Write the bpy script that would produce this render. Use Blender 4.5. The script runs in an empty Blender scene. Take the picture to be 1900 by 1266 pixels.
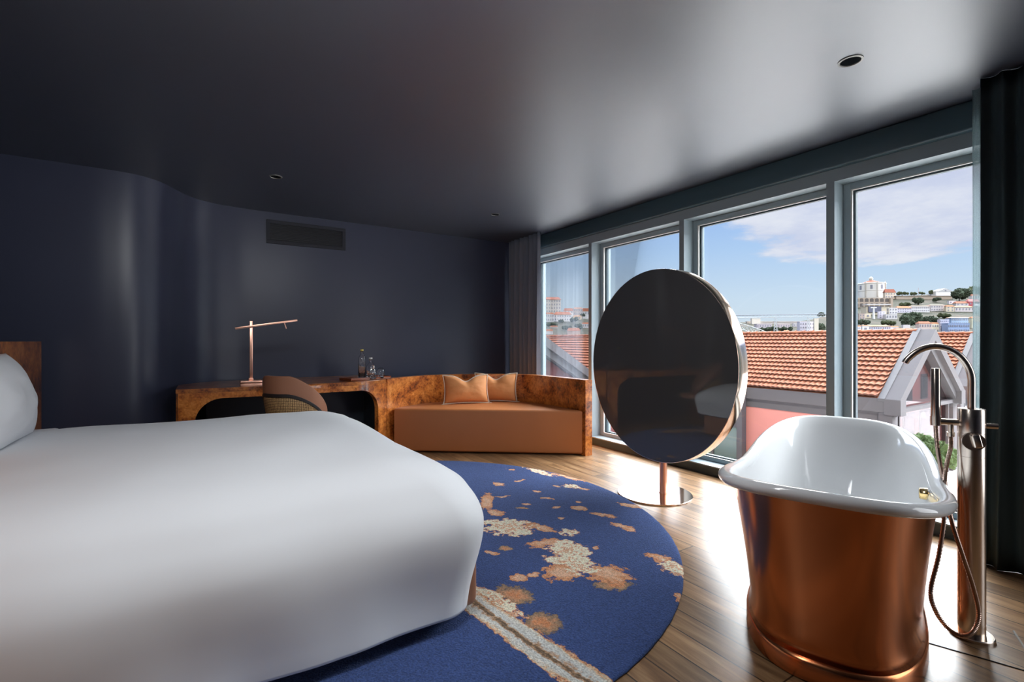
import bpy, bmesh, math, random
from mathutils import Vector, Matrix, noise
random.seed(7)
sc = bpy.context.scene
R = math.radians
PI = math.pi

# ---------------------------------------------------------------- camera
H = 1.15
cam_d = bpy.data.cameras.new('camera')
cam_d.sensor_width = 36.0
cam_d.lens = 892.0 / 1900.0 * 36.0
cam_d.clip_end = 3000
cam_d.clip_start = 0.05
cam = bpy.data.objects.new('camera', cam_d)
sc.collection.objects.link(cam)
cam.location = (0, 0, H)
cam.rotation_euler = (R(90), 0, R(-32.67))
sc.camera = cam

# ---------------------------------------------------------------- view
sc.view_settings.view_transform = 'Standard'
sc.view_settings.look = 'None'
sc.view_settings.exposure = 0.0
sc.view_settings.gamma = 1.0
sc.view_settings.use_curve_mapping = False
sc.cycles.use_denoising = True
sc.cycles.max_bounces = 10
sc.cycles.diffuse_bounces = 5
sc.cycles.glossy_bounces = 5
sc.cycles.transparent_max_bounces = 12
sc.cycles.sample_clamp_indirect = 6.0
sc.cycles.caustics_reflective = False
sc.cycles.caustics_refractive = False


class NT:
    """small node helper"""
    def __init__(s, tree):
        s.t = tree
        s.n = tree.nodes
    def node(s, typ, **kw):
        n = s.n.new(typ)
        for k, v in kw.items():
            if k.startswith('i_'):
                n.inputs[k[2:].replace('_', ' ')].default_value = v
            else:
                setattr(n, k, v)
        return n
    def link(s, a, b):
        s.t.links.new(a, b)
    def math(s, op, a, b=None, c=None, clamp=False):
        n = s.n.new('ShaderNodeMath')
        n.operation = op
        n.use_clamp = clamp
        for i, v in enumerate((a, b, c)):
            if v is None:
                continue
            if isinstance(v, (int, float)):
                n.inputs[i].default_value = v
            else:
                s.link(v, n.inputs[i])
        return n.outputs[0]
    def smooth(s, v, a, b):
        n = s.n.new('ShaderNodeMapRange')
        n.interpolation_type = 'SMOOTHSTEP'
        s.link(v, n.inputs['Value'])
        n.inputs['From Min'].default_value = a
        n.inputs['From Max'].default_value = b
        return n.outputs[0]
    def mix(s, f, a, b, bt='MIX'):
        n = s.n.new('ShaderNodeMix')
        n.data_type = 'RGBA'
        n.blend_type = bt
        for sock, v in ((n.inputs[0], f), (n.inputs[6], a), (n.inputs[7], b)):
            if isinstance(v, (int, float)):
                sock.default_value = v
            elif isinstance(v, tuple):
                sock.default_value = (v[0], v[1], v[2], 1)
            else:
                s.link(v, sock)
        return n.outputs[2]


# ---------------------------------------------------------------- sky
SKY_GLOW = 24.0
w = bpy.data.worlds.new('sky')
sc.world = w
w.use_nodes = True
N = NT(w.node_tree)
for n in list(N.n):
    N.n.remove(n)
tc = N.node('ShaderNodeTexCoord')
sep = N.node('ShaderNodeSeparateXYZ')
N.link(tc.outputs['Generated'], sep.inputs[0])
X_, Y_, Z_ = sep.outputs
ramp = N.node('ShaderNodeValToRGB')
cr = ramp.color_ramp
cr.elements[0].position = 0.0
cr.elements[0].color = (0.67, 0.75, 0.83, 1)
cr.elements[1].position = 1.0
cr.elements[1].color = (0.16, 0.30, 0.72, 1)
for p_, c_ in ((0.08, (0.60, 0.73, 0.88, 1)), (0.17, (0.44, 0.62, 0.90, 1)), (0.27, (0.30, 0.48, 0.88, 1)), (0.5, (0.22, 0.38, 0.8, 1))):
    e = cr.elements.new(p_)
    e.color = c_
N.link(Z_, ramp.inputs[0])
zz = N.math('ADD', Z_, 0.12)
u = N.math('DIVIDE', X_, zz)
v = N.math('DIVIDE', Y_, zz)
cmb = N.node('ShaderNodeCombineXYZ')
N.link(u, cmb.inputs[0]); N.link(v, cmb.inputs[1])
ns = N.node('ShaderNodeTexNoise')
ns.inputs['Scale'].default_value = 1.9
ns.inputs['Detail'].default_value = 9
ns.inputs['Roughness'].default_value = 0.62
N.link(cmb.outputs[0], ns.inputs['Vector'])
# clouds gather on the right-hand part of the sky and thin out towards the river
az = N.math('DIVIDE', X_, N.math('SQRT', N.math('ADD', N.math('MULTIPLY', X_, X_), N.math('MULTIPLY', Y_, Y_))))
azm = N.smooth(az, 0.74, 0.965)
elm = N.smooth(Z_, 0.075, 0.19)
cov = N.math('MULTIPLY', azm, elm)
cf = N.math('ADD', ns.outputs['Fac'], N.math('MULTIPLY', N.math('SUBTRACT', cov, 0.42), 0.75))
cmask = N.smooth(cf, 0.47, 0.66)
cshade = N.smooth(ns.outputs['Fac'], 0.35, 0.7)
ccol = N.mix(cshade, (0.62, 0.65, 0.82), (0.82, 0.82, 0.90))
col = N.mix(N.math('MULTIPLY', cmask, 0.92), ramp.outputs[0], ccol)
# very bright patch added to the sky above the view, to light the room
gl = N.math('MULTIPLY', N.smooth(Z_, 0.255, 0.36), N.smooth(X_, 0.0, 0.45))
strength = N.math('ADD', 1.08, N.math('MULTIPLY', gl, SKY_GLOW))
col = N.mix(gl, col, (0.93, 0.96, 1.0))
bg = N.node('ShaderNodeBackground')
N.link(col, bg.inputs['Color'])
N.link(strength, bg.inputs['Strength'])
out = N.node('ShaderNodeOutputWorld')
N.link(bg.outputs[0], out.inputs['Surface'])
w.cycles.sampling_method = 'MANUAL'
w.cycles.sample_map_resolution = 1024


def lamp(name, typ, loc, energy, color=(1, 1, 1), size=None, direction=None, angle=None):
    d = bpy.data.lights.new(name, typ)
    d.energy = energy
    d.color = color
    if typ == 'AREA' and size:
        d.shape = 'RECTANGLE'
        d.size, d.size_y = size
    if angle is not None and typ == 'SUN':
        d.angle = angle
    o = bpy.data.objects.new(name, d)
    sc.collection.objects.link(o)
    o.location = loc
    if direction:
        o.rotation_euler = Vector(direction).to_track_quat('-Z', 'Y').to_euler()
    return o


# afternoon sun from behind the building, lighting the roofs and the far bank
lamp('sun', 'SUN', (-20, -20, 40), 3.0, (1.0, 0.93, 0.82), direction=(0.74, 0.42, -0.62), angle=R(1.5))
# added fill light, unseen to the right of the frame
lamp('fill_light_right', 'AREA', (3.55, -1.1, 1.2), 65, (0.93, 0.96, 1.0), (2.4, 2.1), (-1, 0.25, 0), None)
# added fill light under the ceiling, just above the view, for the bed top
lamp('fill_light_overhead', 'AREA', (0.35, 1.15, 2.46), 48, (0.96, 0.98, 1.0), (1.7, 0.5), (0.0, 1.0, -1))

# ---------------------------------------------------------------- materials
MATS = {}


def principled(name, color=(0.8, 0.8, 0.8), rough=0.5, metal=0.0, spec=0.5, coat=0.0, coat_rough=0.05, sheen=0.0, ior=None):
    m = bpy.data.materials.new(name)
    m.use_nodes = True
    nt = NT(m.node_tree)
    b = nt.n['Principled BSDF']
    b.inputs['Base Color'].default_value = (*color, 1)
    b.inputs['Roughness'].default_value = rough
    b.inputs['Metallic'].default_value = metal
    b.inputs['Specular IOR Level'].default_value = spec
    b.inputs['Coat Weight'].default_value = coat
    b.inputs['Coat Roughness'].default_value = coat_rough
    b.inputs['Sheen Weight'].default_value = sheen
    if ior:
        b.inputs['IOR'].default_value = ior
    MATS[name] = m
    m.diffuse_color = (*color, 1)
    return m, nt, b


def vary(name, color, rough=0.5, amount=0.12, scale=6.0, bump=0.0, bump_scale=200.0, stretch=(1, 1, 1), **kw):
    """plain material with a soft procedural variation of its own colour and an optional bump"""
    m, nt, b = principled(name, color, rough, **kw)
    t = nt.node('ShaderNodeTexCoord')
    mp = nt.node('ShaderNodeMapping')
    mp.inputs['Scale'].default_value = stretch
    nt.link(t.outputs['Object'], mp.inputs[0])
    n1 = nt.node('ShaderNodeTexNoise')
    n1.inputs['Scale'].default_value = scale
    n1.inputs['Detail'].default_value = 4
    nt.link(mp.outputs[0], n1.inputs['Vector'])
    c = nt.mix(n1.outputs['Fac'], tuple(x * (1 - amount) for x in color), tuple(min(1, x * (1 + amount)) for x in color))
    nt.link(c, b.inputs['Base Color'])
    if bump:
        n2 = nt.node('ShaderNodeTexNoise')
        n2.inputs['Scale'].default_value = bump_scale
        n2.inputs['Detail'].default_value = 3
        nt.link(mp.outputs[0], n2.inputs['Vector'])
        bp = nt.node('ShaderNodeBump')
        bp.inputs['Strength'].default_value = bump
        bp.inputs['Distance'].default_value = 0.002
        nt.link(n2.outputs['Fac'], bp.inputs['Height'])
        nt.link(bp.outputs[0], b.inputs['Normal'])
    return m


def make_burl(name, scale=7.0, dark=1.0):
    m, nt, b = principled(name, (0.3, 0.1, 0.03), 0.30, coat=0.55, coat_rough=0.06)
    t = nt.node('ShaderNodeTexCoord')
    n0 = nt.node('ShaderNodeTexNoise')
    n0.inputs['Scale'].default_value = 3.0
    n0.inputs['Detail'].default_value = 2
    nt.link(t.outputs['Object'], n0.inputs['Vector'])
    va = nt.node('ShaderNodeVectorMath', operation='MULTIPLY_ADD')
    nt.link(n0.outputs['Color'], va.inputs[0])
    va.inputs[1].default_value = (0.15, 0.15, 0.15)
    nt.link(t.outputs['Object'], va.inputs[2])
    n1 = nt.node('ShaderNodeTexNoise')
    n1.inputs['Scale'].default_value = scale
    n1.inputs['Detail'].default_value = 12
    n1.inputs['Roughness'].default_value = 0.68
    n1.inputs['Distortion'].default_value = 0.25
    nt.link(va.outputs[0], n1.inputs['Vector'])
    n2 = nt.node('ShaderNodeTexVoronoi')
    n2.inputs['Scale'].default_value = scale * 5
    nt.link(va.outputs[0], n2.inputs['Vector'])
    n3 = nt.node('ShaderNodeTexNoise')
    n3.inputs['Scale'].default_value = scale * 9
    n3.inputs['Detail'].default_value = 5
    nt.link(va.outputs[0], n3.inputs['Vector'])
    f = nt.math('ADD', n1.outputs['Fac'], nt.math('MULTIPLY', nt.math('SUBTRACT', n2.outputs['Distance'], 0.4), 0.13))
    f = nt.math('ADD', f, nt.math('MULTIPLY', nt.math('SUBTRACT', n3.outputs['Fac'], 0.5), 0.30))
    r = nt.node('ShaderNodeValToRGB')
    e = r.color_ramp.elements
    e[0].position, e[0].color = 0.26, (0.030 * dark, 0.008 * dark, 0.003 * dark, 1)
    e[1].position, e[1].color = 0.72, (0.80 * dark, 0.32 * dark, 0.085 * dark, 1)
    for p, c in ((0.37, (0.13, 0.030, 0.008)), (0.47, (0.38, 0.10, 0.018)), (0.58, (0.62, 0.20, 0.036))):
        x = e.new(p)
        x.color = (*[k * dark for k in c], 1)
    nt.link(f, r.inputs[0])
    nt.link(r.outputs[0], b.inputs['Base Color'])
    return m


def make_floor():
    m, nt, b = principled('oak_floor', (0.3, 0.2, 0.12), 0.3, coat=0.0)
    t = nt.node('ShaderNodeTexCoord')
    mp = nt.node('ShaderNodeMapping')
    mp.inputs['Rotation'].default_value = (0, 0, R(90))
    mp.inputs['Location'].default_value = (1.19 * 0 + 0.37, 1.65, 0)
    nt.link(t.outputs['Object'], mp.inputs[0])
    br = nt.node('ShaderNodeTexBrick')
    br.offset = 0.37
    br.offset_frequency = 3
    br.inputs['Scale'].default_value = 1.0
    br.inputs['Brick Width'].default_value = 1.35
    br.inputs['Row Height'].default_value = 0.12
    br.inputs['Mortar Size'].default_value = 0.0028
    br.inputs['Mortar Smooth'].default_value = 0.0
    br.inputs['Bias'].default_value = 0.0
    br.inputs['Color1'].default_value = (0.0, 0.0, 0.0, 1)
    br.inputs['Color2'].default_value = (1, 1, 1, 1)
    br.inputs['Mortar'].default_value = (0.5, 0.5, 0.5, 1)
    nt.link(mp.outputs[0], br.inputs['Vector'])
    plank = br.outputs['Color']
    # grain, stretched along the planks and shifted from plank to plank
    sp = nt.node('ShaderNodeSeparateColor')
    nt.link(plank, sp.inputs[0])
    off = nt.node('ShaderNodeCombineXYZ')
    nt.link(nt.math('MULTIPLY', sp.outputs[0], 37.0), off.inputs[0])
    nt.link(nt.math('MULTIPLY', sp.outputs[0], 91.0), off.inputs[2])
    ad = nt.node('ShaderNodeVectorMath', operation='ADD')
    nt.link(t.outputs['Object'], ad.inputs[0])
    nt.link(off.outputs[0], ad.inputs[1])
    m2 = nt.node('ShaderNodeMapping')
    m2.inputs['Scale'].default_value = (16, 1.3, 1)
    nt.link(ad.outputs[0], m2.inputs[0])
    g = nt.node('ShaderNodeTexNoise')
    g.inputs['Scale'].default_value = 1.6
    g.inputs['Detail'].default_value = 8
    g.inputs['Roughness'].default_value = 0.62
    g.inputs['Distortion'].default_value = 0.9
    nt.link(m2.outputs[0], g.inputs['Vector'])
    r = nt.node('ShaderNodeValToRGB')
    e = r.color_ramp.elements
    e[0].position, e[0].color = 0.28, (0.14, 0.072, 0.035, 1)
    e[1].position, e[1].color = 0.75, (0.49, 0.31, 0.165, 1)
    x = e.new(0.5); x.color = (0.29, 0.165, 0.082, 1)
    nt.link(g.outputs['Fac'], r.inputs[0])
    tone = nt.mix(sp.outputs[0], (0.55, 0.54, 0.54), (1.25, 1.2, 1.12))
    c = nt.mix(1.0, r.outputs[0], tone, 'MULTIPLY')
    c = nt.mix(br.outputs['Fac'], c, (0.03, 0.018, 0.01))
    nt.link(c, b.inputs['Base Color'])
    rr = nt.math('ADD', 0.27, nt.math('MULTIPLY', g.outputs['Fac'], 0.12))
    nt.link(rr, b.inputs['Roughness'])
    b.inputs['Specular IOR Level'].default_value = 0.5
    bp = nt.node('ShaderNodeBump')
    bp.inputs['Strength'].default_value = 0.25
    bp.inputs['Distance'].default_value = 0.002
    hh = nt.math('SUBTRACT', nt.math('MULTIPLY', g.outputs['Fac'], 0.25), br.outputs['Fac'])
    nt.link(hh, bp.inputs['Height'])
    nt.link(bp.outputs[0], b.inputs['Normal'])
    return m


RUG_BLOBS = [(1.564, 2.482, 0.17, 0.12, -0.71, 1), (1.716, 2.379, 0.126, 0.05, -1.13, 0), (1.605, 2.17, 0.11, 0.05, -0.33, 0),
 (1.666, 2.03, 0.13, 0.11, -1.42, 1), (1.598, 1.932, 0.13, 0.07, -0.77, 1), (1.476, 1.848, 0.10, 0.08, -0.27, 0), (1.598, 1.838, 0.09, 0.08, -1.16, 1),
 (1.65, 1.72, 0.12, 0.095, -0.76, 0), (1.599, 1.622, 0.08, 0.045, -0.51, 2), (1.83, 2.21, 0.058, 0.045, -0.82, 1), (2.191, 2.311, 0.09, 0.032, -1.17, 0),
 (2.151, 2.108, 0.09, 0.034, -1.36, 0), (2.473, 2.342, 0.088, 0.035, -1.2, 0), (2.136, 2.498, 0.059, 0.035, -1.18, 0), (2.028, 2.596, 0.037, 0.02, -0.34, 0),
 (2.228, 2.592, 0.03, 0.022, -0.9, 0), (2.415, 2.907, 0.08, 0.045, -1.31, 1), (2.45, 2.795, 0.03, 0.02, -0.97, 0), (2.002, 1.696, 0.07, 0.045, -1.1, 0),
 (1.982, 1.582, 0.095, 0.06, -1.63, 1), (1.775, 1.39, 0.04, 0.035, -1.36, 0), (2.45, 3.4, 0.2, 0.04, -1.47, 1), (2.558, 3.097, 0.2, 0.03, -1.34, 0),
 (1.967, 3.26, 0.06, 0.04, -1.25, 0), (2.157, 3.255, 0.045, 0.018, 0.2, 0), (2.109, 2.952, 0.032, 0.016, -1.03, 0), (2.08, 2.774, 0.05, 0.02, -0.99, 0),
 (1.814, 2.711, 0.048, 0.02, -0.96, 2), (1.882, 2.754, 0.038, 0.02, -1.28, 0), (1.828, 2.986, 0.05, 0.018, -0.48, 0), (2.275, 3.572, 0.035, 0.018, -1.05, 0),
 (2.319, 2.969, 0.035, 0.02, -1.3, 0), (1.926, 2.416, 0.025, 0.015, -0.57, 0), (1.806, 1.962, 0.024, 0.018, -1.3, 0), (1.686, 2.959, 0.17, 0.045, -2.09, 0),
 (1.616, 2.734, 0.07, 0.04, -1.16, 0), (1.297, 2.226, 0.04, 0.024, -1.24, 0), (1.39, 2.23, 0.036, 0.028, -1.3, 2), (1.272, 1.92, 0.042, 0.038, -0.49, 0),
 (1.348, 1.909, 0.03, 0.022, -0.38, 0), (1.168, 1.798, 0.10, 0.07, -1.38, 2), (1.143, 1.56, 0.08, 0.075, -0.95, 2), (1.075, 1.82, 0.17, 0.045, -1.40, 1),
 (0.2, 3.9, 0.5, 0.3, 0.4, 1), (0.9, 4.25, 0.3, 0.08, 0.1, 0), (0.35, 1.3, 0.02, 0.02, 0, 0)]


def make_rug():
    m, nt, b = principled('rug_pile', (0.03, 0.06, 0.2), 0.95, spec=0.08, sheen=0.08)
    t = nt.node('ShaderNodeTexCoord')
    nz = nt.node('ShaderNodeTexNoise')
    nz.inputs['Scale'].default_value = 15
    nz.inputs['Detail'].default_value = 5
    nz.inputs['Roughness'].default_value = 0.65
    nt.link(t.outputs['Object'], nz.inputs['Vector'])
    dv = nt.node('ShaderNodeVectorMath', operation='MULTIPLY_ADD')
    sb = nt.node('ShaderNodeVectorMath', operation='SUBTRACT')
    nt.link(nz.outputs['Color'], sb.inputs[0])
    sb.inputs[1].default_value = (0.5, 0.5, 0.5)
    nt.link(sb.outputs[0], dv.inputs[0])
    dv.inputs[1].default_value = (0.10, 0.10, 0.0)
    nt.link(t.outputs['Object'], dv.inputs[2])
    P = dv.outputs[0]
    fields = {0: None, 1: None, 2: None}

    def blob(cx, cy, a, bb, ang):
        mp = nt.node('ShaderNodeMapping', vector_type='TEXTURE')
        mp.inputs['Location'].default_value = (cx, cy, 0)
        mp.inputs['Rotation'].default_value = (0, 0, ang)
        mp.inputs['Scale'].default_value = (a * 1.25, bb * 1.25, 1e3)
        nt.link(P, mp.inputs[0])
        ln = nt.node('ShaderNodeVectorMath', operation='LENGTH')
        nt.link(mp.outputs[0], ln.inputs[0])
        return nt.math('SUBTRACT', 1.0, ln.outputs['Value'], clamp=True)
    for cx, cy, a, bb, ang, k in RUG_BLOBS:
        f = blob(cx, cy, a, bb, ang)
        fields[k] = f if fields[k] is None else nt.math('MAXIMUM', fields[k], f)
    # the long pale streak running out from under the bed
    mp = nt.node('ShaderNodeMapping', vector_type='TEXTURE')
    mp.inputs['Location'].default_value = (1.03, 1.52, 0)
    mp.inputs['Rotation'].default_value = (0, 0, R(-81))
    dv2 = nt.node('ShaderNodeVectorMath', operation='MULTIPLY_ADD')
    nt.link(sb.outputs[0], dv2.inputs[0])
    dv2.inputs[1].default_value = (0.03, 0.03, 0.0)
    nt.link(t.outputs['Object'], dv2.inputs[2])
    nt.link(dv2.outputs[0], mp.inputs[0])
    sx = nt.node('ShaderNodeSeparateXYZ')
    nt.link(mp.outputs[0], sx.inputs[0])
    st = nt.math('SUBTRACT', 1.0, nt.math('DIVIDE', nt.math('ABSOLUTE', sx.outputs[1]), 0.085), clamp=True)
    st = nt.math('MULTIPLY', st, nt.smooth(sx.outputs[0], -1.1, -0.5))
    fine = nt.node('ShaderNodeTexNoise')
    fine.inputs['Scale'].default_value = 42
    fine.inputs['Detail'].default_value = 6
    fine.inputs['Roughness'].default_value = 0.7
    nt.link(t.outputs['Object'], fine.inputs['Vector'])
    fn = nt.math('MULTIPLY', nt.math('SUBTRACT', fine.outputs['Fac'], 0.5), 1.5)
    mid = nt.node('ShaderNodeTexNoise')
    mid.inputs['Scale'].default_value = 20
    mid.inputs['Detail'].default_value = 4
    nt.link(t.outputs['Object'], mid.inputs['Vector'])
    mn = nt.math('MULTIPLY', nt.math('SUBTRACT', mid.outputs['Fac'], 0.5), 1.6)
    # streak grain, drawn out lengthwise
    m3 = nt.node('ShaderNodeMapping')
    m3.inputs['Scale'].default_value = (2.5, 34, 1)
    nt.link(mp.outputs[0], m3.inputs[0])
    sg = nt.node('ShaderNodeTexNoise')
    sg.inputs['Scale'].default_value = 1.0
    sg.inputs['Detail'].default_value = 6
    nt.link(m3.outputs[0], sg.inputs['Vector'])
    sgn = nt.math('MULTIPLY', nt.math('SUBTRACT', sg.outputs['Fac'], 0.5), 2.2)

    def ramp(stops):
        r = nt.node('ShaderNodeValToRGB')
        e = r.color_ramp.elements
        e[0].position, e[0].color = stops[0][0], (*stops[0][1], 1)
        e[1].position, e[1].color = stops[-1][0], (*stops[-1][1], 1)
        for p, c in stops[1:-1]:
            x = e.new(p)
            x.color = (*c, 1)
        return r
    NAVY, OL, OR_, PK, CR = (0.046, 0.080, 0.215), (0.17, 0.115, 0.075), (0.62, 0.25, 0.11), (0.72, 0.45, 0.30), (0.78, 0.74, 0.58)

    def layer(base, field, noise_f, stops):
        f = nt.math('ADD', field, noise_f)
        f = nt.math('MULTIPLY', f, nt.smooth(field, 0.0, 0.12))
        r = ramp(stops)
        nt.link(f, r.inputs[0])
        a = nt.smooth(f, stops[0][0], stops[0][0] + 0.09)
        return nt.mix(a, base, r.outputs[0])
    soft = nt.node('ShaderNodeTexNoise')
    soft.inputs['Scale'].default_value = 3.0
    soft.inputs['Detail'].default_value = 3
    nt.link(t.outputs['Object'], soft.inputs['Vector'])
    base = nt.mix(soft.outputs['Fac'], tuple(k * 0.82 for k in NAVY), tuple(k * 1.2 for k in NAVY))
    grain = nt.node('ShaderNodeTexNoise')
    grain.inputs['Scale'].default_value = 150
    grain.inputs['Detail'].default_value = 2
    nt.link(t.outputs['Object'], grain.inputs['Vector'])
    c = layer(base, fields[2], fn, [(0.16, OL), (0.35, (0.30, 0.2, 0.13)), (0.6, (0.52, 0.27, 0.15)), (0.9, OR_)])
    c = layer(c, fields[0], nt.math('MULTIPLY', nt.math('ADD', fn, mn), 0.85), [(0.15, OL), (0.24, OR_), (0.45, (0.66, 0.33, 0.18)), (0.75, PK)])
    c = layer(c, fields[1], nt.math('MULTIPLY', nt.math('ADD', fn, mn), 1.1), [(0.13, OL), (0.2, OR_), (0.32, PK), (0.42, CR), (0.66, CR), (0.76, PK), (0.85, OR_), (1.0, CR)])
    c = layer(c, st, nt.math('MULTIPLY', nt.math('ADD', sgn, fn), 0.45), [(0.13, OL), (0.2, OR_), (0.30, (0.7, 0.5, 0.32)), (0.40, (0.66, 0.64, 0.58)), (0.75, (0.6, 0.62, 0.6)), (0.88, (0.5, 0.3, 0.17)), (0.97, OL)])
    c = nt.mix(1.0, c, nt.mix(grain.outputs['Fac'], (0.25, 0.25, 0.25), (1.75, 1.75, 1.75)), 'MULTIPLY')
    nt.link(c, b.inputs['Base Color'])
    bp = nt.node('ShaderNodeBump')
    bp.inputs['Strength'].default_value = 0.9
    bp.inputs['Distance'].default_value = 0.006
    nt.link(grain.outputs['Fac'], bp.inputs['Height'])
    nt.link(bp.outputs[0], b.inputs['Normal'])
    return m


def make_tiles(name, base=(0.60, 0.20, 0.09), alt=(0.78, 0.33, 0.17)):
    """clay tile colour; the relief itself is geometry"""
    m, nt, b = principled(name, base, 0.75, spec=0.25)
    t = nt.node('ShaderNodeTexCoord')
    n1 = nt.node('ShaderNodeTexNoise')
    n1.inputs['Scale'].default_value = 1.4
    n1.inputs['Detail'].default_value = 9
    n1.inputs['Roughness'].default_value = 0.7
    nt.link(t.outputs['Object'], n1.inputs['Vector'])
    vz = nt.node('ShaderNodeTexVoronoi')
    vz.inputs['Scale'].default_value = 4.0
    nt.link(t.outputs['Object'], vz.inputs['Vector'])
    c = nt.mix(nt.smooth(n1.outputs['Fac'], 0.3, 0.7), base, alt)
    sp = nt.node('ShaderNodeSeparateColor')
    nt.link(vz.outputs['Color'], sp.inputs[0])
    c = nt.mix(1.0, c, nt.mix(sp.outputs[0], (0.86, 0.86, 0.86), (1.12, 1.1, 1.08)), 'MULTIPLY')
    nt.link(c, b.inputs['Base Color'])
    return m


def make_pane(name, tint=(0.97, 0.985, 0.98), refl=1.0):
    m = bpy.data.materials.new(name)
    m.use_nodes = True
    nt = NT(m.node_tree)
    for n in list(nt.n):
        nt.n.remove(n)
    tr = nt.node('ShaderNodeBsdfTransparent')
    tr.inputs[0].default_value = (*tint, 1)
    gl_ = nt.node('ShaderNodeBsdfGlossy')
    gl_.inputs['Roughness'].default_value = 0.0
    fr = nt.node('ShaderNodeFresnel')
    fr.inputs[0].default_value = 1.45
    mx = nt.node('ShaderNodeMixShader')
    nt.link(nt.math('MULTIPLY', fr.outputs[0], 0.55 * refl), mx.inputs[0])
    nt.link(tr.outputs[0], mx.inputs[1])
    nt.link(gl_.outputs[0], mx.inputs[2])
    o = nt.node('ShaderNodeOutputMaterial')
    nt.link(mx.outputs[0], o.inputs['Surface'])
    MATS[name] = m
    return m


def make_rattan():
    m, nt, b = principled('rattan_weave', (0.5, 0.32, 0.14), 0.55)
    t = nt.node('ShaderNodeTexCoord')
    mp = nt.node('ShaderNodeMapping')
    mp.inputs['Scale'].default_value = (75, 40, 1)
    nt.link(t.outputs['UV'], mp.inputs[0])
    ch = nt.node('ShaderNodeTexVoronoi')
    ch.inputs['Scale'].default_value = 1.0
    ch.inputs['Randomness'].default_value = 0.12
    nt.link(mp.outputs[0], ch.inputs['Vector'])
    f = nt.smooth(ch.outputs['Distance'], 0.25, 0.5)
    c = nt.mix(f, (0.66, 0.42, 0.19), (0.14, 0.075, 0.03))
    nt.link(c, b.inputs['Base Color'])
    bp = nt.node('ShaderNodeBump')
    bp.inputs['Strength'].default_value = 0.8
    bp.inputs['Distance'].default_value = 0.004
    bp.invert = True
    nt.link(ch.outputs['Distance'], bp.inputs['Height'])
    nt.link(bp.outputs[0], b.inputs['Normal'])
    return m


def make_sheer(name, color, opacity):
    m = bpy.data.materials.new(name)
    m.use_nodes = True
    nt = NT(m.node_tree)
    for n in list(nt.n):
        nt.n.remove(n)
    t = nt.node('ShaderNodeTexCoord')
    nz = nt.node('ShaderNodeTexNoise')
    nz.inputs['Scale'].default_value = 260
    nt.link(t.outputs['Object'], nz.inputs['Vector'])
    df = nt.node('ShaderNodeBsdfDiffuse')
    df.inputs[0].default_value = (*color, 1)
    tl = nt.node('ShaderNodeBsdfTranslucent')
    tl.inputs[0].default_value = (*color, 1)
    tr = nt.node('ShaderNodeBsdfTransparent')
    a = nt.node('ShaderNodeMixShader')
    a.inputs[0].default_value = 0.5
    nt.link(df.outputs[0], a.inputs[1]); nt.link(tl.outputs[0], a.inputs[2])
    mx = nt.node('ShaderNodeMixShader')
    nt.link(nt.math('ADD', opacity - 0.1, nt.math('MULTIPLY', nt.smooth(nz.outputs['Fac'], 0.35, 0.65), 0.2), clamp=True), mx.inputs[0])
    nt.link(tr.outputs[0], mx.inputs[1]); nt.link(a.outputs[0], mx.inputs[2])
    o = nt.node('ShaderNodeOutputMaterial')
    nt.link(mx.outputs[0], o.inputs['Surface'])
    MATS[name] = m
    return m


M_wall = vary('navy_satin_wall', (0.046, 0.052, 0.088), 0.34, 0.06, 2.0, spec=0.5)
M_ceil = vary('navy_satin_ceiling', (0.019, 0.027, 0.052), 0.44, 0.05, 1.5, spec=0.95, ior=2.1)
M_floor = make_floor()
M_rug = make_rug()
M_rugedge = vary('rug_binding', (0.05, 0.03, 0.03), 0.95, 0.3, 60)
M_burl = make_burl('burl_lacquer')
M_burlhb = make_burl('burl_lacquer_headboard', 5.0, 1.25)
M_burl2 = make_burl('burl_lacquer_dark', 8.0, 0.75)
M_leather = vary('tan_leather', (0.52, 0.18, 0.058), 0.48, 0.05, 5.0, 0.15, 350)
M_leather2 = vary('brown_leather', (0.34, 0.15, 0.085), 0.42, 0.05, 5.0, 0.15, 350)
M_linen = vary('white_linen', (0.82, 0.83, 0.85), 0.75, 0.015, 3.0, 0.05, 900, spec=0.2, sheen=0.1)
M_orange = vary('orange_cushion_cloth', (0.72, 0.29, 0.095), 0.7, 0.05, 14, 0.25, 420, (1, 1, 3), sheen=0.15)
M_piping = vary('cream_piping', (0.75, 0.65, 0.52), 0.8, 0.06, 30)
M_navy = vary('dark_navy_lacquer', (0.014, 0.020, 0.030), 0.4, 0.08, 3)
M_copper = vary('polished_copper', (0.70, 0.26, 0.11), 0.22, 0.14, 2.2, metal=1.0)
M_rose = vary('rose_copper', (0.90, 0.50, 0.37), 0.30, 0.03, 8, metal=1.0)
M_rosepol = vary('polished_rose_gold', (0.93, 0.69, 0.55), 0.10, 0.02, 3, metal=1.0)
M_steel = vary('brushed_nickel', (0.72, 0.62, 0.54), 0.22, 0.05, 4, 0.05, 60, (60, 60, 1), metal=1.0)
M_hose = vary('brushed_hose_metal', (0.42, 0.30, 0.25), 0.3, 0.05, 4, metal=1.0)
M_brass = vary('polished_brass', (0.85, 0.62, 0.28), 0.15, 0.03, 4, metal=1.0)
M_enamel = vary('white_enamel', (0.86, 0.87, 0.88), 0.07, 0.01, 2, spec=0.55)
M_glassdark, nt_, b_ = principled('dark_mirror_glass', (0.004, 0.004, 0.0045), 0.02, spec=0.5, ior=1.75)
_t = nt_.node('ShaderNodeTexNoise'); _t.inputs['Scale'].default_value = 0.5
nt_.link(nt_.mix(_t.outputs['Fac'], (0.065, 0.067, 0.066), (0.085, 0.082, 0.078)), b_.inputs['Base Color'])
M_frame = vary('blue_grey_aluminium', (0.34, 0.41, 0.44), 0.42, 0.03, 3, spec=0.5)
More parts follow.
